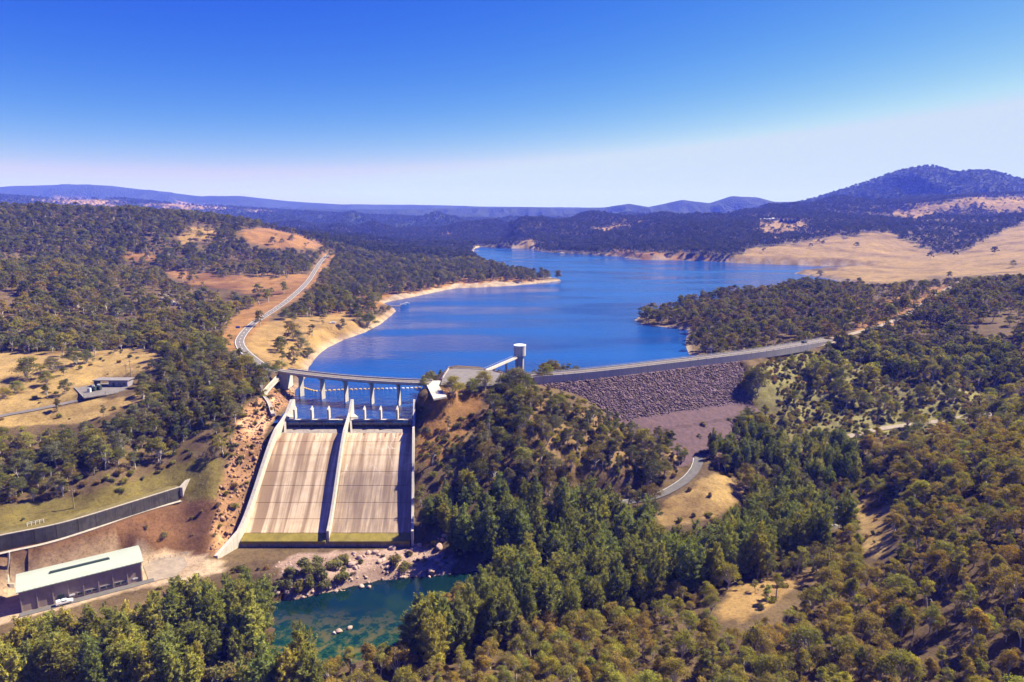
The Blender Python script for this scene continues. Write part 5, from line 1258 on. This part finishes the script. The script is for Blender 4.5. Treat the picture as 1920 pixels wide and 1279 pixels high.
def she_oak(seed, H, spread, plumes, nb, per, ln):
    """a river she-oak: several upright feathery plumes of unequal height from one trunk"""
    r = np.random.default_rng(seed); tb = MB()
    tb.tube([(0, 0, -0.6), (0, 0, H * 0.3)], [H * 0.02, H * 0.016], 6, False)
    pos, nrm, up, lns = [], [], [], []
    for j in range(plumes):
        a0 = 6.283 * j / plumes + r.uniform(-0.5, 0.5); off = 0 if j == 0 else spread * r.uniform(0.17, 0.30)
        c = np.array((off * math.cos(a0), off * math.sin(a0), 0)); hj = H * (1.0 if j == 0 else r.uniform(0.62, 0.95)); rw = spread * r.uniform(0.22, 0.30)
        tb.tube([(0, 0, H * 0.12), Vector(c * 0.6) + Vector((0, 0, hj * 0.45)), Vector(c) + Vector((0, 0, hj * 0.96))], [H * 0.010, H * 0.007, H * 0.002], 5, False)
        for k in range(nb):
            t = 0.14 + 0.84 * ((k + r.random()) / nb); a = 2.399 * k + r.uniform(-0.5, 0.5)
            R = rw * (min(1.0, (1.03 - t) * 2.6) ** 0.55) * (0.65 + 0.35 * min(1, t * 3)) * r.uniform(0.5, 1.25)
            sx = c * min(1, t * 1.5)
            base = sx + np.array((0, 0, hj * (t - 0.06))); tip = sx + np.array((R * math.cos(a), R * math.sin(a), hj * (t + 0.03 + 0.05 * r.random())))
            q = r.uniform(0.2, 1.08, per) ** 0.6
            p = base + (tip - base) * q[:, None] + r.normal(size=(per, 3)) * (spread * 0.03, spread * 0.03, H * 0.014)
            out = np.array((math.cos(a), math.sin(a), 0.0))
            pos.append(p); up.append(out * 0.55 + r.normal(size=(per, 3)) * 0.4 + (0, 0, 0.7)); nrm.append(out * 0.5 + r.normal(size=(per, 3)) * 0.7 + (0, 0, 0.5)); lns.append(ln * r.uniform(0.5, 1.3, per))
    pos, nrm, up, lns = [np.concatenate(q) for q in (pos, nrm, up, lns)]
    lv, lf = kites(pos, nrm, up, lns, lns * r.uniform(0.2, 0.36, len(pos)))
    return (np.array(tb.v), tb.f), (lv, lf)
def shrub(seed, H, spread, nc, per, ln):
    r = np.random.default_rng(seed); tb = MB(); pos, nrm, lns = [], [], []
    for k in range(nc):
        a = r.uniform(0, 6.28); q = r.uniform(0, 1) ** 0.6; c = np.array((spread / 2 * q * 0.75 * math.cos(a), spread / 2 * q * 0.75 * math.sin(a), H * r.uniform(0.35, 0.8) * (1.1 - 0.45 * q)))
        tb.tube([(0, 0, -0.2), Vector(c)], [0.07, 0.02], 3, False); cr = spread * r.uniform(0.16, 0.26)
        d = r.normal(size=(per, 3)); d /= np.linalg.norm(d, axis=1)[:, None]
        pos.append(c + d * cr * r.uniform(0.5, 1.1, (per, 1))); nrm.append(d + r.normal(size=(per, 3)) * 0.5 + (0, 0, 0.3)); lns.append(ln * r.uniform(0.6, 1.3, per))
    pos, nrm, lns = np.concatenate(pos), np.concatenate(nrm), np.concatenate(lns)
    lv, lf = kites(pos, nrm, r.normal(size=(len(pos), 3)), lns, lns * 0.6)
    return (np.array(tb.v), tb.f), (lv, lf)
class Proto: pass
def proto(kind, data, mats, H):
    p = Proto(); (tv, tf), (lv, lf) = data; p.H = H; p.kind = kind
    p.trunk = np_mesh('trunk', [(tv, tf, 0)], [mats[0]]); p.crown = np_mesh('crown', [(lv, lf, 0)], [mats[1]])
    p.full = np_mesh(kind, [(tv, tf, 0), (lv, lf, 1)], mats); return p
GUM = [proto('eucalyptus', gum(100 + i, 12, s, nc, 150, 0.46, low=l), [bark, leaf], 12) for i, (s, nc, l) in enumerate(((8.5, 20, 0.3), (7.2, 16, 0.36), (9.8, 26, 0.26), (6.0, 14, 0.42), (8.2, 18, 0.24), (5.2, 12, 0.34), (9.0, 13, 0.34), (7.0, 30, 0.2), (8.0, 9, 0.4)))]
GUM_MID = [proto('eucalyptus', gum(200 + i, 12, s, nc, 60, 0.95, low=0.35), [bark, leaf], 12) for i, (s, nc) in enumerate(((9, 13), (7.5, 10), (10, 15)))]
GUM_FAR = [proto('eucalyptus', gum(300 + i, 12, s, nc, 16, 2.2, low=0.3, seg=1), [bark, leaf], 12) for i, (s, nc) in enumerate(((10, 9), (8.5, 7), (11, 10)))]
OAK = [proto('she_oak', she_oak(400 + i, 20, s, pl, 30, 34, 1.25), [bark_dark, needle], 20) for i, (s, pl) in enumerate(((11, 5), (9.5, 4), (12.5, 6), (8.0, 3), (10.5, 5)))]
BUSH = [proto('shrub', shrub(500 + i, 2.6, s, 9, 75, 0.38), [bark, leaf], 2.6) for i, s in enumerate((3.0, 3.8, 2.6))]

# ------------------------------------------------------------------ where the trees stand
T = {'gum': [], 'oak': [], 'bush': []}        # x, y, z, height scale, colour, zone
def jit(c, s=0.18):
    k = RNG.uniform(1 - s, 1 + s) * 1.35; w = RNG.uniform(-0.10, 0.10)
    return (c[0] * k * (1 + w), c[1] * k, c[2] * k * (1 - w))
BROWN, OLIVE, DARK, GREY, LIME = (0.225, 0.172, 0.045), (0.200, 0.180, 0.040), (0.110, 0.110, 0.036), (0.160, 0.145, 0.072), (0.235, 0.225, 0.042)
OAKC, OAKL = (0.165, 0.178, 0.046), (0.235, 0.222, 0.045)
lake_in = lambda x, y: in_poly(x, y, LAKE)
SPILL_POLY = [(sp_x(0, -0.5) - 3, spy(-0.5)), (sp_x(2, -0.5) + 2.5, spy(-0.5)), (sp_x(2, 1.15) + 3, spy(1.15)), (sp_x(0, 1.5) - 6, spy(1.5)), (sp_x(0, 0.5) - 5, spy(0.5))]
DAM_POLY = [XY(dam_face(3, -1)), XY(dam_face(len(dam_line) - 4, -10)), XY(dam_face(len(dam_line) - 4, 2.5)), XY(dam_face(IR + 3, 3)), XY(dam_face(IR + 1, 27)), XY(dam_face(IR - 5, 40)), XY(dam_face(62, 36))] + [XY(dam_face(25, 14)), XY(dam_face(3, 6))]
HALL_POLY = [XY(hp(-4, -8, 0)), XY(hp(HL + 24, -7, 0)), XY(hp(HL + 24, HW + 4, 0)), XY(hp(-4, HW + 4, 0))]
PLAT_POLY = [W(u, v, 12.9) for u, v in ((800, 712), (842, 686), (940, 694), (1000, 704), (960, 728), (840, 748), (806, 750))]
SUB_POLY = [W(u, v, 8.6) for u, v in ((128, 726), (165, 715), (250, 700), (262, 735), (205, 752), (150, 760))]
def blocked(x, y, z, h):
    """keep trees off water, roads and buildings, and keep open ground in the photo open"""
    bad = in_poly(x, y, LAKE) | in_poly(x, y, RIVER) | in_poly(x, y, SPILL_POLY) | in_poly(x, y, DAM_POLY) | in_poly(x, y, HALL_POLY) | in_poly(x, y, PLAT_POLY) | in_poly(x, y, SUB_POLY)
    d, _ = seg_dist(x, y, LAKE); bad |= d < 2.5
    for k, (w, line) in ROAD_LINES.items():
        ln = np.array(line); m = (x > ln[:, 0].min() - 20) & (x < ln[:, 0].max() + 20) & (y > ln[:, 1].min() - 20) & (y < ln[:, 1].max() + 20)
        if m.any(): dd_, _ = seg_dist(x[m], y[m], line[::2] + [line[-1]], closed=False); bad[m] |= dd_ < w / 2 + 3.0
    d, _ = seg_dist(x, y, RWALL, closed=False); bad |= d < 6
    return bad
def density(x, y, z, h):
    ci = cover_at(x, y, z); dn = np.array([c[3] for c in COVER] + [1.0]); k = dn[ci]
    for f in (0.45, 0.85):                       # a crown must not stand in front of ground that lies open
        u, v = project(x, y, z + h * f)
        for nm, poly, col, den in COVER:
            if den < 0.4 and nm not in ('valley_side', 'scrub_hill', 'picnic', 'headland_gap'):
                lo, hi = (0, 620) if nm in ('mound', 'strip', 'knoll', 'verge', 'embankment', 'yard', 'cut_rock', 'river_bank', 'valley_side', 'creek', 'field') else (0, 3300)
                m = in_poly(u, v, poly) & (y < min(hi, 1250))
                k = np.where(m, np.minimum(k, max(den, 0.08 if nm == 'valley_side' else den)), k)
    return k
KEEP = [  # structures that stay in view: no crown may rise in front of them
    [(520, 690), (805, 715), (800, 760), (780, 1025), (560, 1035), (430, 1060), (400, 1060), (500, 790)], [(15, 1080), (262, 1024), (272, 1090), (60, 1140), (20, 1120)], [(1040, 722), (1392, 676), (1400, 690), (1365, 765), (1290, 800), (1190, 785)],
    [(1000, 705), (1400, 662), (1560, 632), (1530, 655), (1400, 680), (1010, 722)], [(960, 638), (990, 638), (990, 672), (930, 686), (905, 692)], [(835, 686), (905, 690), (895, 706), (830, 704)], [(150, 708), (225, 700), (240, 738), (150, 748)], [(590, 1118), (700, 1090), (800, 1080), (755, 1120), (725, 1165), (680, 1195), (610, 1200), (590, 1180)],
    [(0, 1000), (340, 905), (340, 940), (0, 1040)], [(440, 640), (475, 605), (540, 560), (578, 525), (585, 530), (545, 568), (500, 600), (465, 650)], [(1185, 935), (1285, 900), (1305, 870), (1310, 890), (1270, 915), (1190, 945)], [(1640, 800), (1760, 785), (1900, 770), (1900, 776), (1760, 796), (1650, 810)],
    [(1170, 590), (1300, 600), (1290, 650), (1180, 625)], [(590, 660), (740, 580), (1050, 530), (1150, 560), (1000, 690), (720, 690)], [(1350, 480), (1480, 460), (1560, 470), (1900, 488), (1900, 500), (1500, 512), (1360, 496)]]
def crown_blocks(x, y, z, h):
    bad = np.zeros(len(x), bool)
    for f in (0.6, 0.97):
        u, v = project(x, y, z + h * f)
        for pl in KEEP: bad |= in_poly(u, v, pl)
    return bad
def stand(cell, y0, y1, xr, hmin, hmax, margin=120, full=1.0):
    xs = np.arange(-xr, xr, cell); ys = np.arange(y0, y1, cell); X, Y = np.meshgrid(xs, ys)
    X = (X + RNG.uniform(-0.48, 0.48, X.shape) * cell).ravel(); Y = (Y + RNG.uniform(-0.48, 0.48, Y.shape) * cell).ravel()
    Z = ground(X, Y); h = RNG.uniform(hmin, hmax, X.size); u, v = project(X, Y, Z + h)
    m = (u > -margin) & (u < 1920 + margin) & (v < 1279 + 160) & (Y > 20)
    X, Y, Z, h = X[m], Y[m], Z[m], h[m]
    m = ~blocked(X, Y, Z, h); X, Y, Z, h = X[m], Y[m], Z[m], h[m]
    m = ~crown_blocks(X, Y, Z, h); X, Y, Z, h = X[m], Y[m], Z[m], h[m]
    patchy = np.where(fbm(X, Y, 34, 3, 77) + 0.5 * fbm(X, Y, 130, 2, 78) < np.where(Y < 345, -0.55, -0.26), 0.25, 1.0) if full < 1 else 1.0
    m = RNG.random(len(X)) < density(X, Y, Z, h) * patchy; return X[m], Y[m], Z[m], h[m]
OAK_ZONES = [[(-150, 1330), (-150, 1120), (60, 1160), (280, 1105), (360, 1085), (440, 1085), (505, 1132), (545, 1220), (600, 1330)],
             [(900, 1170), (780, 1215), (740, 1240), (800, 1270), (900, 1230), (1010, 1190), (1180, 1150), (1330, 1110), (1440, 1075), (1560, 1040), (1600, 1000), (1540, 985), (1480, 935), (1420, 960), (1390, 960), (1240, 1010), (1120, 985), (1010, 960), (900, 990), (860, 1015), (830, 1050), (890, 1075), (960, 1080), (900, 1120)],
             [(1290, 870), (1320, 840), (1400, 830), (1560, 850), (1640, 880), (1620, 925), (1540, 925), (1410, 890)],
             [(800, 1010), (800, 940), (860, 920), (1000, 920), (1040, 985), (900, 1005)]]
def zone_of(x, y, z):
    u, v = project(x, y, z); k = np.full(len(x), -1)
    for i, pl in enumerate(OAK_ZONES): k = np.where(in_poly(u, v, pl) & (y < 400), i, k)
    return k
# near: one stand on a 5 m grid
X, Y, Z, h = stand(4.7, 25, 470, 560, 4.5, 13.5, 620, 0.9)
oz = zone_of(X, Y, Z)
u, v = project(X, Y, Z)
for i in range(len(X)):
    if oz[i] >= 0: continue
    fore = (X[i] > -70 + (200 - Y[i]) * 0.3 and Y[i] < 330 and (v[i] > 1100 or u[i] > 1560))
    if fore:
        c = jit(BROWN if RNG.random() < 0.5 else (OLIVE if RNG.random() < 0.7 else LIME)); s = h[i] * 0.86
    else:
        if Y[i] < 250 and X[i] < 0: continue
        c = jit(random.choice((DARK, DARK, OLIVE, GREY, (0.15, 0.12, 0.045)))); s = h[i]
        if u[i] > 1380 and v[i] < 850: c = jit(random.choice((DARK, OLIVE, LIME, (0.15, 0.15, 0.04))))
    T['gum'].append((X[i], Y[i], Z[i], s / 12, c, 'fore' if fore else 'near'))
# she-oaks along the river
X, Y, Z, h = stand(5.8, 60, 400, 420, 14, 24)
oz = zone_of(X, Y, Z)
for i in range(len(X)):
    if oz[i] < 0: continue
    hh = h[i] * {0: 1.0, 1: 1.0, 2: 0.72, 3: 0.7}[int(oz[i])]
    T['oak'].append((X[i], Y[i], Z[i], hh / 22, jit(OAKL if (RNG.random() < (0.55 if oz[i] == 0 else 0.18)) else OAKC), 'zone%d' % oz[i]))
# middle distance
X, Y, Z, h = stand(7.2, 470, 1300, 1250, 5, 16, 260, 0.9)
u, v = project(X, Y, Z)
for i in range(len(X)):
    left = u[i] < 620; lit = left and v[i] > 498 and v[i] < 640
    c = jit((OLIVE if RNG.random() < 0.6 else BROWN) if lit and RNG.random() < 0.55 else random.choice((DARK, GREY, DARK, OLIVE)), 0.25)
    if u[i] > 1150 and v[i] > 540: c = jit(random.choice((GREY, DARK, OLIVE, (0.17, 0.13, 0.07))), 0.2)
    T['gum'].append((X[i], Y[i], Z[i], h[i] / 12, tuple(q * 0.8 for q in c), 'mid'))
# far
X, Y, Z, h = stand(11.5, 1300, 3300, 2700, 10, 17)
for i in range(len(X)): T['gum'].append((X[i], Y[i], Z[i], h[i] / 12, jit(random.choice(((0.055, 0.058, 0.026), (0.040, 0.046, 0.022), (0.068, 0.066, 0.032))), 0.2), 'far'))
X, Y, Z, h = stand(26, 3300, 5000, 3800, 16, 26)
for i in range(len(X)): T['gum'].append((X[i], Y[i], Z[i] - 4, h[i] / 12, jit((0.06, 0.07, 0.052), 0.3), 'far'))
# lone trees the photo shows singly: crown centre pixel at the foot, height
LONE = [(55, 712, 13, DARK, 'large dark rounded gum standing alone in the left field'), (100, 700, 9, GREY, 'thin pale gum right of the large dark field tree'), (88, 722, 8, OLIVE, 'small olive gum below the thin pale field tree'), (140, 688, 12, DARK, 'dense dark gum left of the substation'), (163, 682, 9, DARK, 'smaller gum touching the dense dark one near the substation'),
        (30, 740, 7, OLIVE, 'short olive gum near the left photo edge in the dry field'), (10, 748, 6, OLIVE, 'low bushy gum cut by the left photo edge'), (850, 745, 11, OLIVE, 'broad gum at the foot of the paved platform'), (885, 741, 8, LIME, 'small yellowish gum right of the broad platform gum'), (910, 738, 11, OLIVE, 'round gum in the middle of the platform gums'), (952, 744, 12, DARK, 'dark leaning gum in front of the intake tower footbridge'),
        (967, 738, 14, GREY, 'tall sparse gum rising before the intake tower'), (985, 742, 11, DARK, 'dark gum at the left end of the dam crest wall'), (690, 616, 13, DARK, 'dense dark gum on the shore bank with its shadow on grass'), (675, 606, 10, DARK, 'gum behind the dense dark shore gum'), (578, 672, 8, DARK, 'rounded dark shrub gum at the shore near the bridge'),
        (565, 655, 9, GREY, 'grey gum on the grass slope above the bridge end'), (560, 640, 8, GREY, 'grey gum higher on the grass slope below the lake road'), (535, 600, 9, DARK, 'dark gum beside the lake road bend'), (550, 605, 8, DARK, 'second dark gum below the lake road'), (500, 716, 11, DARK, 'dark upright gum at the left bridge abutment'), (524, 700, 8, OLIVE, 'olive gum touching the left bridge end'),
        (1420, 742, 17, DARK, 'tall dark tree at the right end of the rock face'), (1408, 735, 12, DARK, 'dark tree beside the tall one at the rock face end'), (610, 565, 9, DARK, 'dark gum right of the lake road on the slope'), (640, 585, 9, DARK, 'dark gum in the row above the grass slope'), (655, 580, 10, DARK, 'gum beside the dark row tree above the grass slope'), (620, 580, 8, DARK, 'small dark gum at the left of the slope row'),
        (730, 582, 5, OLIVE, 'little tree on the stony point beside the jetty'), (512, 525, 6, DARK, 'single round bush-like gum in the orange clearing'), (548, 452, 10, DARK, 'lone gum in the orange paddock of the left hill'), (1538, 517, 9, GREY, 'bare grey tree at the tip of the grass spit')]
for (u_, v_, h_, c_, lab) in LONE:
    x, y, z = far_ground(u_, v_, 230, 1500); T['gum'].append((x, y, z, h_ / 12, jit(c_, 0.08), 'lone:' + lab))
# shrubs
X, Y, Z, h = stand(3.6, 200, 470, 330, 1.4, 3.4)
u, v = project(X, Y, Z); ci = cover_at(X, Y, Z)
for i in range(len(X)):
    if ci[i] < 0 and RNG.random() < 0.42 and not (Y[i] < 230): T['bush'].append((X[i], Y[i], Z[i], h[i] / 2.6, jit(random.choice((DARK, OLIVE, (0.17, 0.12, 0.05)))), 'floor'))
names_open = {'knoll': 0.45, 'knoll_scrub': 0.75, 'valley_side': 0.5, 'cut_rock': 0.12, 'embankment': 0.05, 'river_bank': 0.05, 'field': 0.02, 'verge': 0.012, 'mound': 0.012, 'strip': 0.03}
xs = RNG.uniform(-260, 330, 24000); ys = RNG.uniform(200, 480, 24000); zs = ground(xs, ys); ci = cover_at(xs, ys, zs); bl = blocked(xs, ys, zs, 2)
for i in range(len(xs)):
    nm = COVER[ci[i]][0] if ci[i] >= 0 else None
    if nm in names_open and not bl[i] and RNG.random() < names_open[nm] * 2.2:
        yel = nm == 'knoll' and RNG.random() < 0.05
        T['bush'].append((xs[i], ys[i], zs[i], RNG.uniform(0.35, 1.15), (0.42, 0.30, 0.02) if yel else jit(random.choice((DARK, OLIVE, (0.19, 0.13, 0.055), GREY))), nm))
# big riverside bushes under the spillway
BIGBUSH = [(u_, v_, s_) for u_, v_, s_ in ((545, 1085, 2.2), (570, 1075, 2.6), (600, 1088, 2.4), (625, 1068, 2.3), (590, 1062, 2.0), (640, 1090, 2.0), (560, 1108, 1.9), (530, 1105, 1.8), (645, 1055, 1.7), (742, 1060, 2.2), (755, 1068, 1.6), (610, 1105, 1.8), (580, 1100, 2.0), (425, 1262, 2.2), (450, 1246, 2.0), (478, 1224, 2.3), (502, 1203, 1.9), (440, 1276, 2.4), (400, 1280, 2.3), (465, 1238, 1.6))]
for (u_, v_, s_) in BIGBUSH:
    x, y, z = far_ground(u_, v_, 150, 300); T['bush'].append((x, y, z, s_, jit((0.15, 0.135, 0.045), 0.15), 'bank'))

# ------------------------------------------------------------------ the largest in view become single trees, the rest one woodland each
FIELD_GUM = [proto('eucalyptus', gum(150 + i, 12, s, nc, 150, 0.46, low=0.16), [bark, leaf], 12) for i, (s, nc) in enumerate(((10.5, 34), (9.0, 28), (11.5, 36)))]
def px_size(t, H):
    x, y, z, s, c, zn = t; u, v = project(np.float64(x), np.float64(y), np.float64(z + s * H * 0.7))
    if not (-25 < u < 1945 and v < 1300): return 0.0
    return FPX * s * H / math.hypot(x, y, CAM_Z - z)
def single(name, t, protos, label, cat, group, k):
    x, y, z, s, c, zn = t; p = (FIELD_GUM[k % 3] if zn.startswith('lone') else protos[k % len(protos)])
    r = empty(name, (x, y, z - 0.1), RNG.uniform(0, 6.28)); r.scale = (s * RNG.uniform(0.92, 1.1) * (1.25 if zn.startswith('lone') else 1.0),) * 2 + (s,)
    tag(r, label, cat, group)
    a = link_mesh('trunk', p.trunk, r); b = link_mesh('crown', p.crown, r); b['tint'] = [float(q) for q in c] + [1.0]; return r
def hue(c):
    if c[0] > 0.38 and c[2] < 0.03: return 'yellow-flowering'
    if c[0] > c[1] * 1.25: return 'brown-tinged'
    if c[1] > 0.25: return 'yellow-green'
    if c[1] > 0.17: return 'olive'
    return 'dark green' if c[2] < 0.08 else 'grey-green'
def where(u, v):
    """a findable thing above or below a place in the photo"""
    for lim, nm in ((150, 'far left'), (400, 'below the machine hall'), (640, 'below the left chute'), (800, 'below the right chute'), (960, 'below the platform'), (1110, 'below the tower'), (1250, 'below the rock face'), (1400, 'below the dam road'), (1540, 'below the dam end'), (1700, 'right of the dam'), (1810, 'near the right edge')):
        if u < lim: return nm
    return 'at the right edge'
def gum_place(u, v, y):
    for lim, nm in ((1190, 'on the bottom edge'), (1100, 'in the second row'), (1010, 'on the lower slope'), (920, 'on the middle slope'), (840, 'on the upper slope'), (790, 'on the spur crest')):
        if v > lim: return nm
    return 'beyond the spur'
def build(kind, protos, H, limit, name, cat, lab_fn, group_fn, force=None):
    order = sorted(range(len(T[kind])), key=lambda i: -px_size(T[kind][i], H) - (1e6 if T[kind][i][5].startswith('lone') else 0))
    pick = [i for i in order if px_size(T[kind][i], H) > 0][:limit]
    labs = {}
    for i in pick: labs.setdefault(lab_fn(T[kind][i], 0), []).append(i)
    final = {}
    for lb, ids in labs.items():                 # look-alikes at one place are told apart by their order from the left
        ids.sort(key=lambda i: float(project(T[kind][i][0], T[kind][i][1], T[kind][i][2] + T[kind][i][3] * H * 0.7)[0]))
        for n_, i in enumerate(ids): final[i] = lb if len(ids) == 1 or len(ids) > 20 else '%s, %s from left' % (lb, ORD[n_])
    for k, i in enumerate(pick):
        t = T[kind][i]; single(name, t, protos, final[i], cat, group_fn(t), k)
    ps = set(pick); return [t for i, t in enumerate(T[kind]) if i not in ps]
def gum_label(t, k):
    if t[5].startswith('lone:'): return t[5][5:]
    u, v = project(t[0], t[1], t[2] + t[3] * 9)
    size = 'large' if t[3] > 0.86 else ('small' if t[3] < 0.68 else 'mid-sized')
    return '%s %s gum tree %s, %s' % (size, hue(t[4]), gum_place(u, v, t[1]), where(u, v))
def oak_label(t, k):
    u, v = project(t[0], t[1], t[2] + t[3] * 16); size = 'tall' if t[3] > 0.95 else ('short' if t[3] < 0.7 else 'medium')
    pl = {'zone0': 'in the left clump', 'zone1': 'in the river belt', 'zone2': 'past the valley road', 'zone3': 'under the knoll'}[t[5]]
    return '%s %s casuarina %s, %s, %s' % (size, 'yellowish' if t[4][1] > 0.26 else 'green', pl, where(u, v), 'front' if v > 1140 else ('midway' if v > 1050 else 'back'))
def bush_label(t, k):
    u, v = project(t[0], t[1], t[2] + 1); size = 'large' if t[3] > 1.5 else ('low' if t[3] < 0.8 else 'rounded')
    pl = {'bank': 'on the spillway bank', 'knoll': 'on the orange knoll', 'valley_side': 'on the valley side', 'knoll_scrub': 'on the scrubby knoll', 'floor': 'in the undergrowth', 'river_bank': 'on the rubble bank', 'cut_rock': 'on the cut rock', 'embankment': 'on the red bank', 'verge': 'above the retaining wall', 'field': 'in the dry field', 'mound': 'on the straw mound', 'strip': 'on the dry grass strip'}[t[5]]
    return '%s %s shrub %s, %s' % (size, hue(t[4]), pl, where(u, v))
rest_gum = build('gum', GUM, 12, 300, 'eucalyptus', 'tree', gum_label, lambda t: 'single gums on open ground' if t[5].startswith('lone') else 'eucalypts on the near slopes')
rest_oak = build('oak', OAK, 20, 300, 'she_oak', 'tree', oak_label, lambda t: 'she-oaks along the river')
bank_first = sorted(T['bush'], key=lambda t: t[5] != 'bank'); T['bush'] = bank_first
rest_bush = build('bush', BUSH, 2.6, 200, 'shrub', 'shrub', bush_label, lambda t: 'shrubs on the banks and slopes')

def woodland(name, items, protos, label, cat, pick):
    if not items: return
    pc = bpy.data.collections.new(name + '_kinds')
    for i, p in enumerate(protos): pc.objects.link(bpy.data.objects.new('%s_%02d' % (name, i), p.full))
    n = len(items); me = bpy.data.meshes.new(name); me.vertices.add(n)
    me.vertices.foreach_set('co', np.array([(t[0], t[1], t[2] - 0.15) for t in items]).ravel())
    for nm, ty, dat, key in (('rot', 'FLOAT', RNG.uniform(0, 6.28, n), 'value'), ('size', 'FLOAT', np.array([t[3] for t in items]), 'value'), ('pick', 'INT', np.array([pick(t) for t in items], dtype=np.int32), 'value')):
        me.attributes.new(nm, ty, 'POINT').data.foreach_set(key, dat)
    me.attributes.new('tint', 'FLOAT_COLOR', 'POINT').data.foreach_set('color', np.array([(*t[4], 1.0) for t in items]).ravel())
    me.update()
    o = bpy.data.objects.new(name, me); C.objects.link(o); tag(o, label, cat, None, 'stuff')
    ng = bpy.data.node_groups.new(name, 'GeometryNodeTree')
    ng.interface.new_socket('Geometry', in_out='INPUT', socket_type='NodeSocketGeometry'); ng.interface.new_socket('Geometry', in_out='OUTPUT', socket_type='NodeSocketGeometry')
    gi, go = ng.nodes.new('NodeGroupInput'), ng.nodes.new('NodeGroupOutput')
    ip = ng.nodes.new('GeometryNodeInstanceOnPoints'); ci_ = ng.nodes.new('GeometryNodeCollectionInfo')
    ci_.inputs['Collection'].default_value = pc; ci_.inputs['Separate Children'].default_value = True; ci_.inputs['Reset Children'].default_value = True
    def attr(nm, ty): a = ng.nodes.new('GeometryNodeInputNamedAttribute'); a.data_type = ty; a.inputs['Name'].default_value = nm; return a.outputs['Attribute']
    cx = ng.nodes.new('ShaderNodeCombineXYZ'); ng.links.new(attr('rot', 'FLOAT'), cx.inputs[2]); cs = ng.nodes.new('ShaderNodeCombineXYZ')
    sz_ = attr('size', 'FLOAT')
    for q in range(3): ng.links.new(sz_, cs.inputs[q])
    ip.inputs['Pick Instance'].default_value = True
    ng.links.new(gi.outputs[0], ip.inputs['Points']); ng.links.new(ci_.outputs[0], ip.inputs['Instance']); ng.links.new(attr('pick', 'INT'), ip.inputs['Instance Index'])
    ng.links.new(cx.outputs[0], ip.inputs['Rotation']); ng.links.new(cs.outputs[0], ip.inputs['Scale']); ng.links.new(ip.outputs[0], go.inputs[0])
    md = o.modifiers.new('trees', 'NODES'); md.node_group = ng
    return o
ng_, nm_ = len(GUM), len(GUM) + len(GUM_MID)
def gum_pick(t):
    if t[1] < 420: return random.randrange(ng_)
    if t[1] < 1150: return ng_ + random.randrange(len(GUM_MID))
    return nm_ + random.randrange(len(GUM_FAR))
woodland('eucalyptus_woodland', rest_gum, GUM + GUM_MID + GUM_FAR, 'eucalyptus woodland covering the hills around the lake', 'woodland', gum_pick)
woodland('she_oak_wood', rest_oak, OAK, 'she-oak wood filling in behind the riverside trees', 'woodland', lambda t: random.randrange(len(OAK)))
woodland('undergrowth', rest_bush, BUSH, 'scattered low undergrowth on slopes and banks', 'undergrowth', lambda t: random.randrange(len(BUSH)))

# ------------------------------------------------------------------ haze
m, nt, out = new_mat('haze_air')
pv = nt.nodes.new('ShaderNodeVolumePrincipled')
pv.inputs['Color'].default_value = (0.09, 0.14, 1.0, 1); pv.inputs['Density'].default_value = 1.4e-4; pv.inputs['Anisotropy'].default_value = 0.0; pv.inputs['Absorption Color'].default_value = (1, 1, 1, 1)
nt.links.new(pv.outputs[0], out.inputs['Volume'])
top = max(float(GZ.max()) + 60, 160.0)
hz = MB().box(float(gx[0]) - 30, float(gx[-1]) + 30, float(gy[0]) - 30, float(gy[-1]) + 30, float(GZ.min()) - 1.0, top).build('haze', m); tag(hz, kind='stuff')
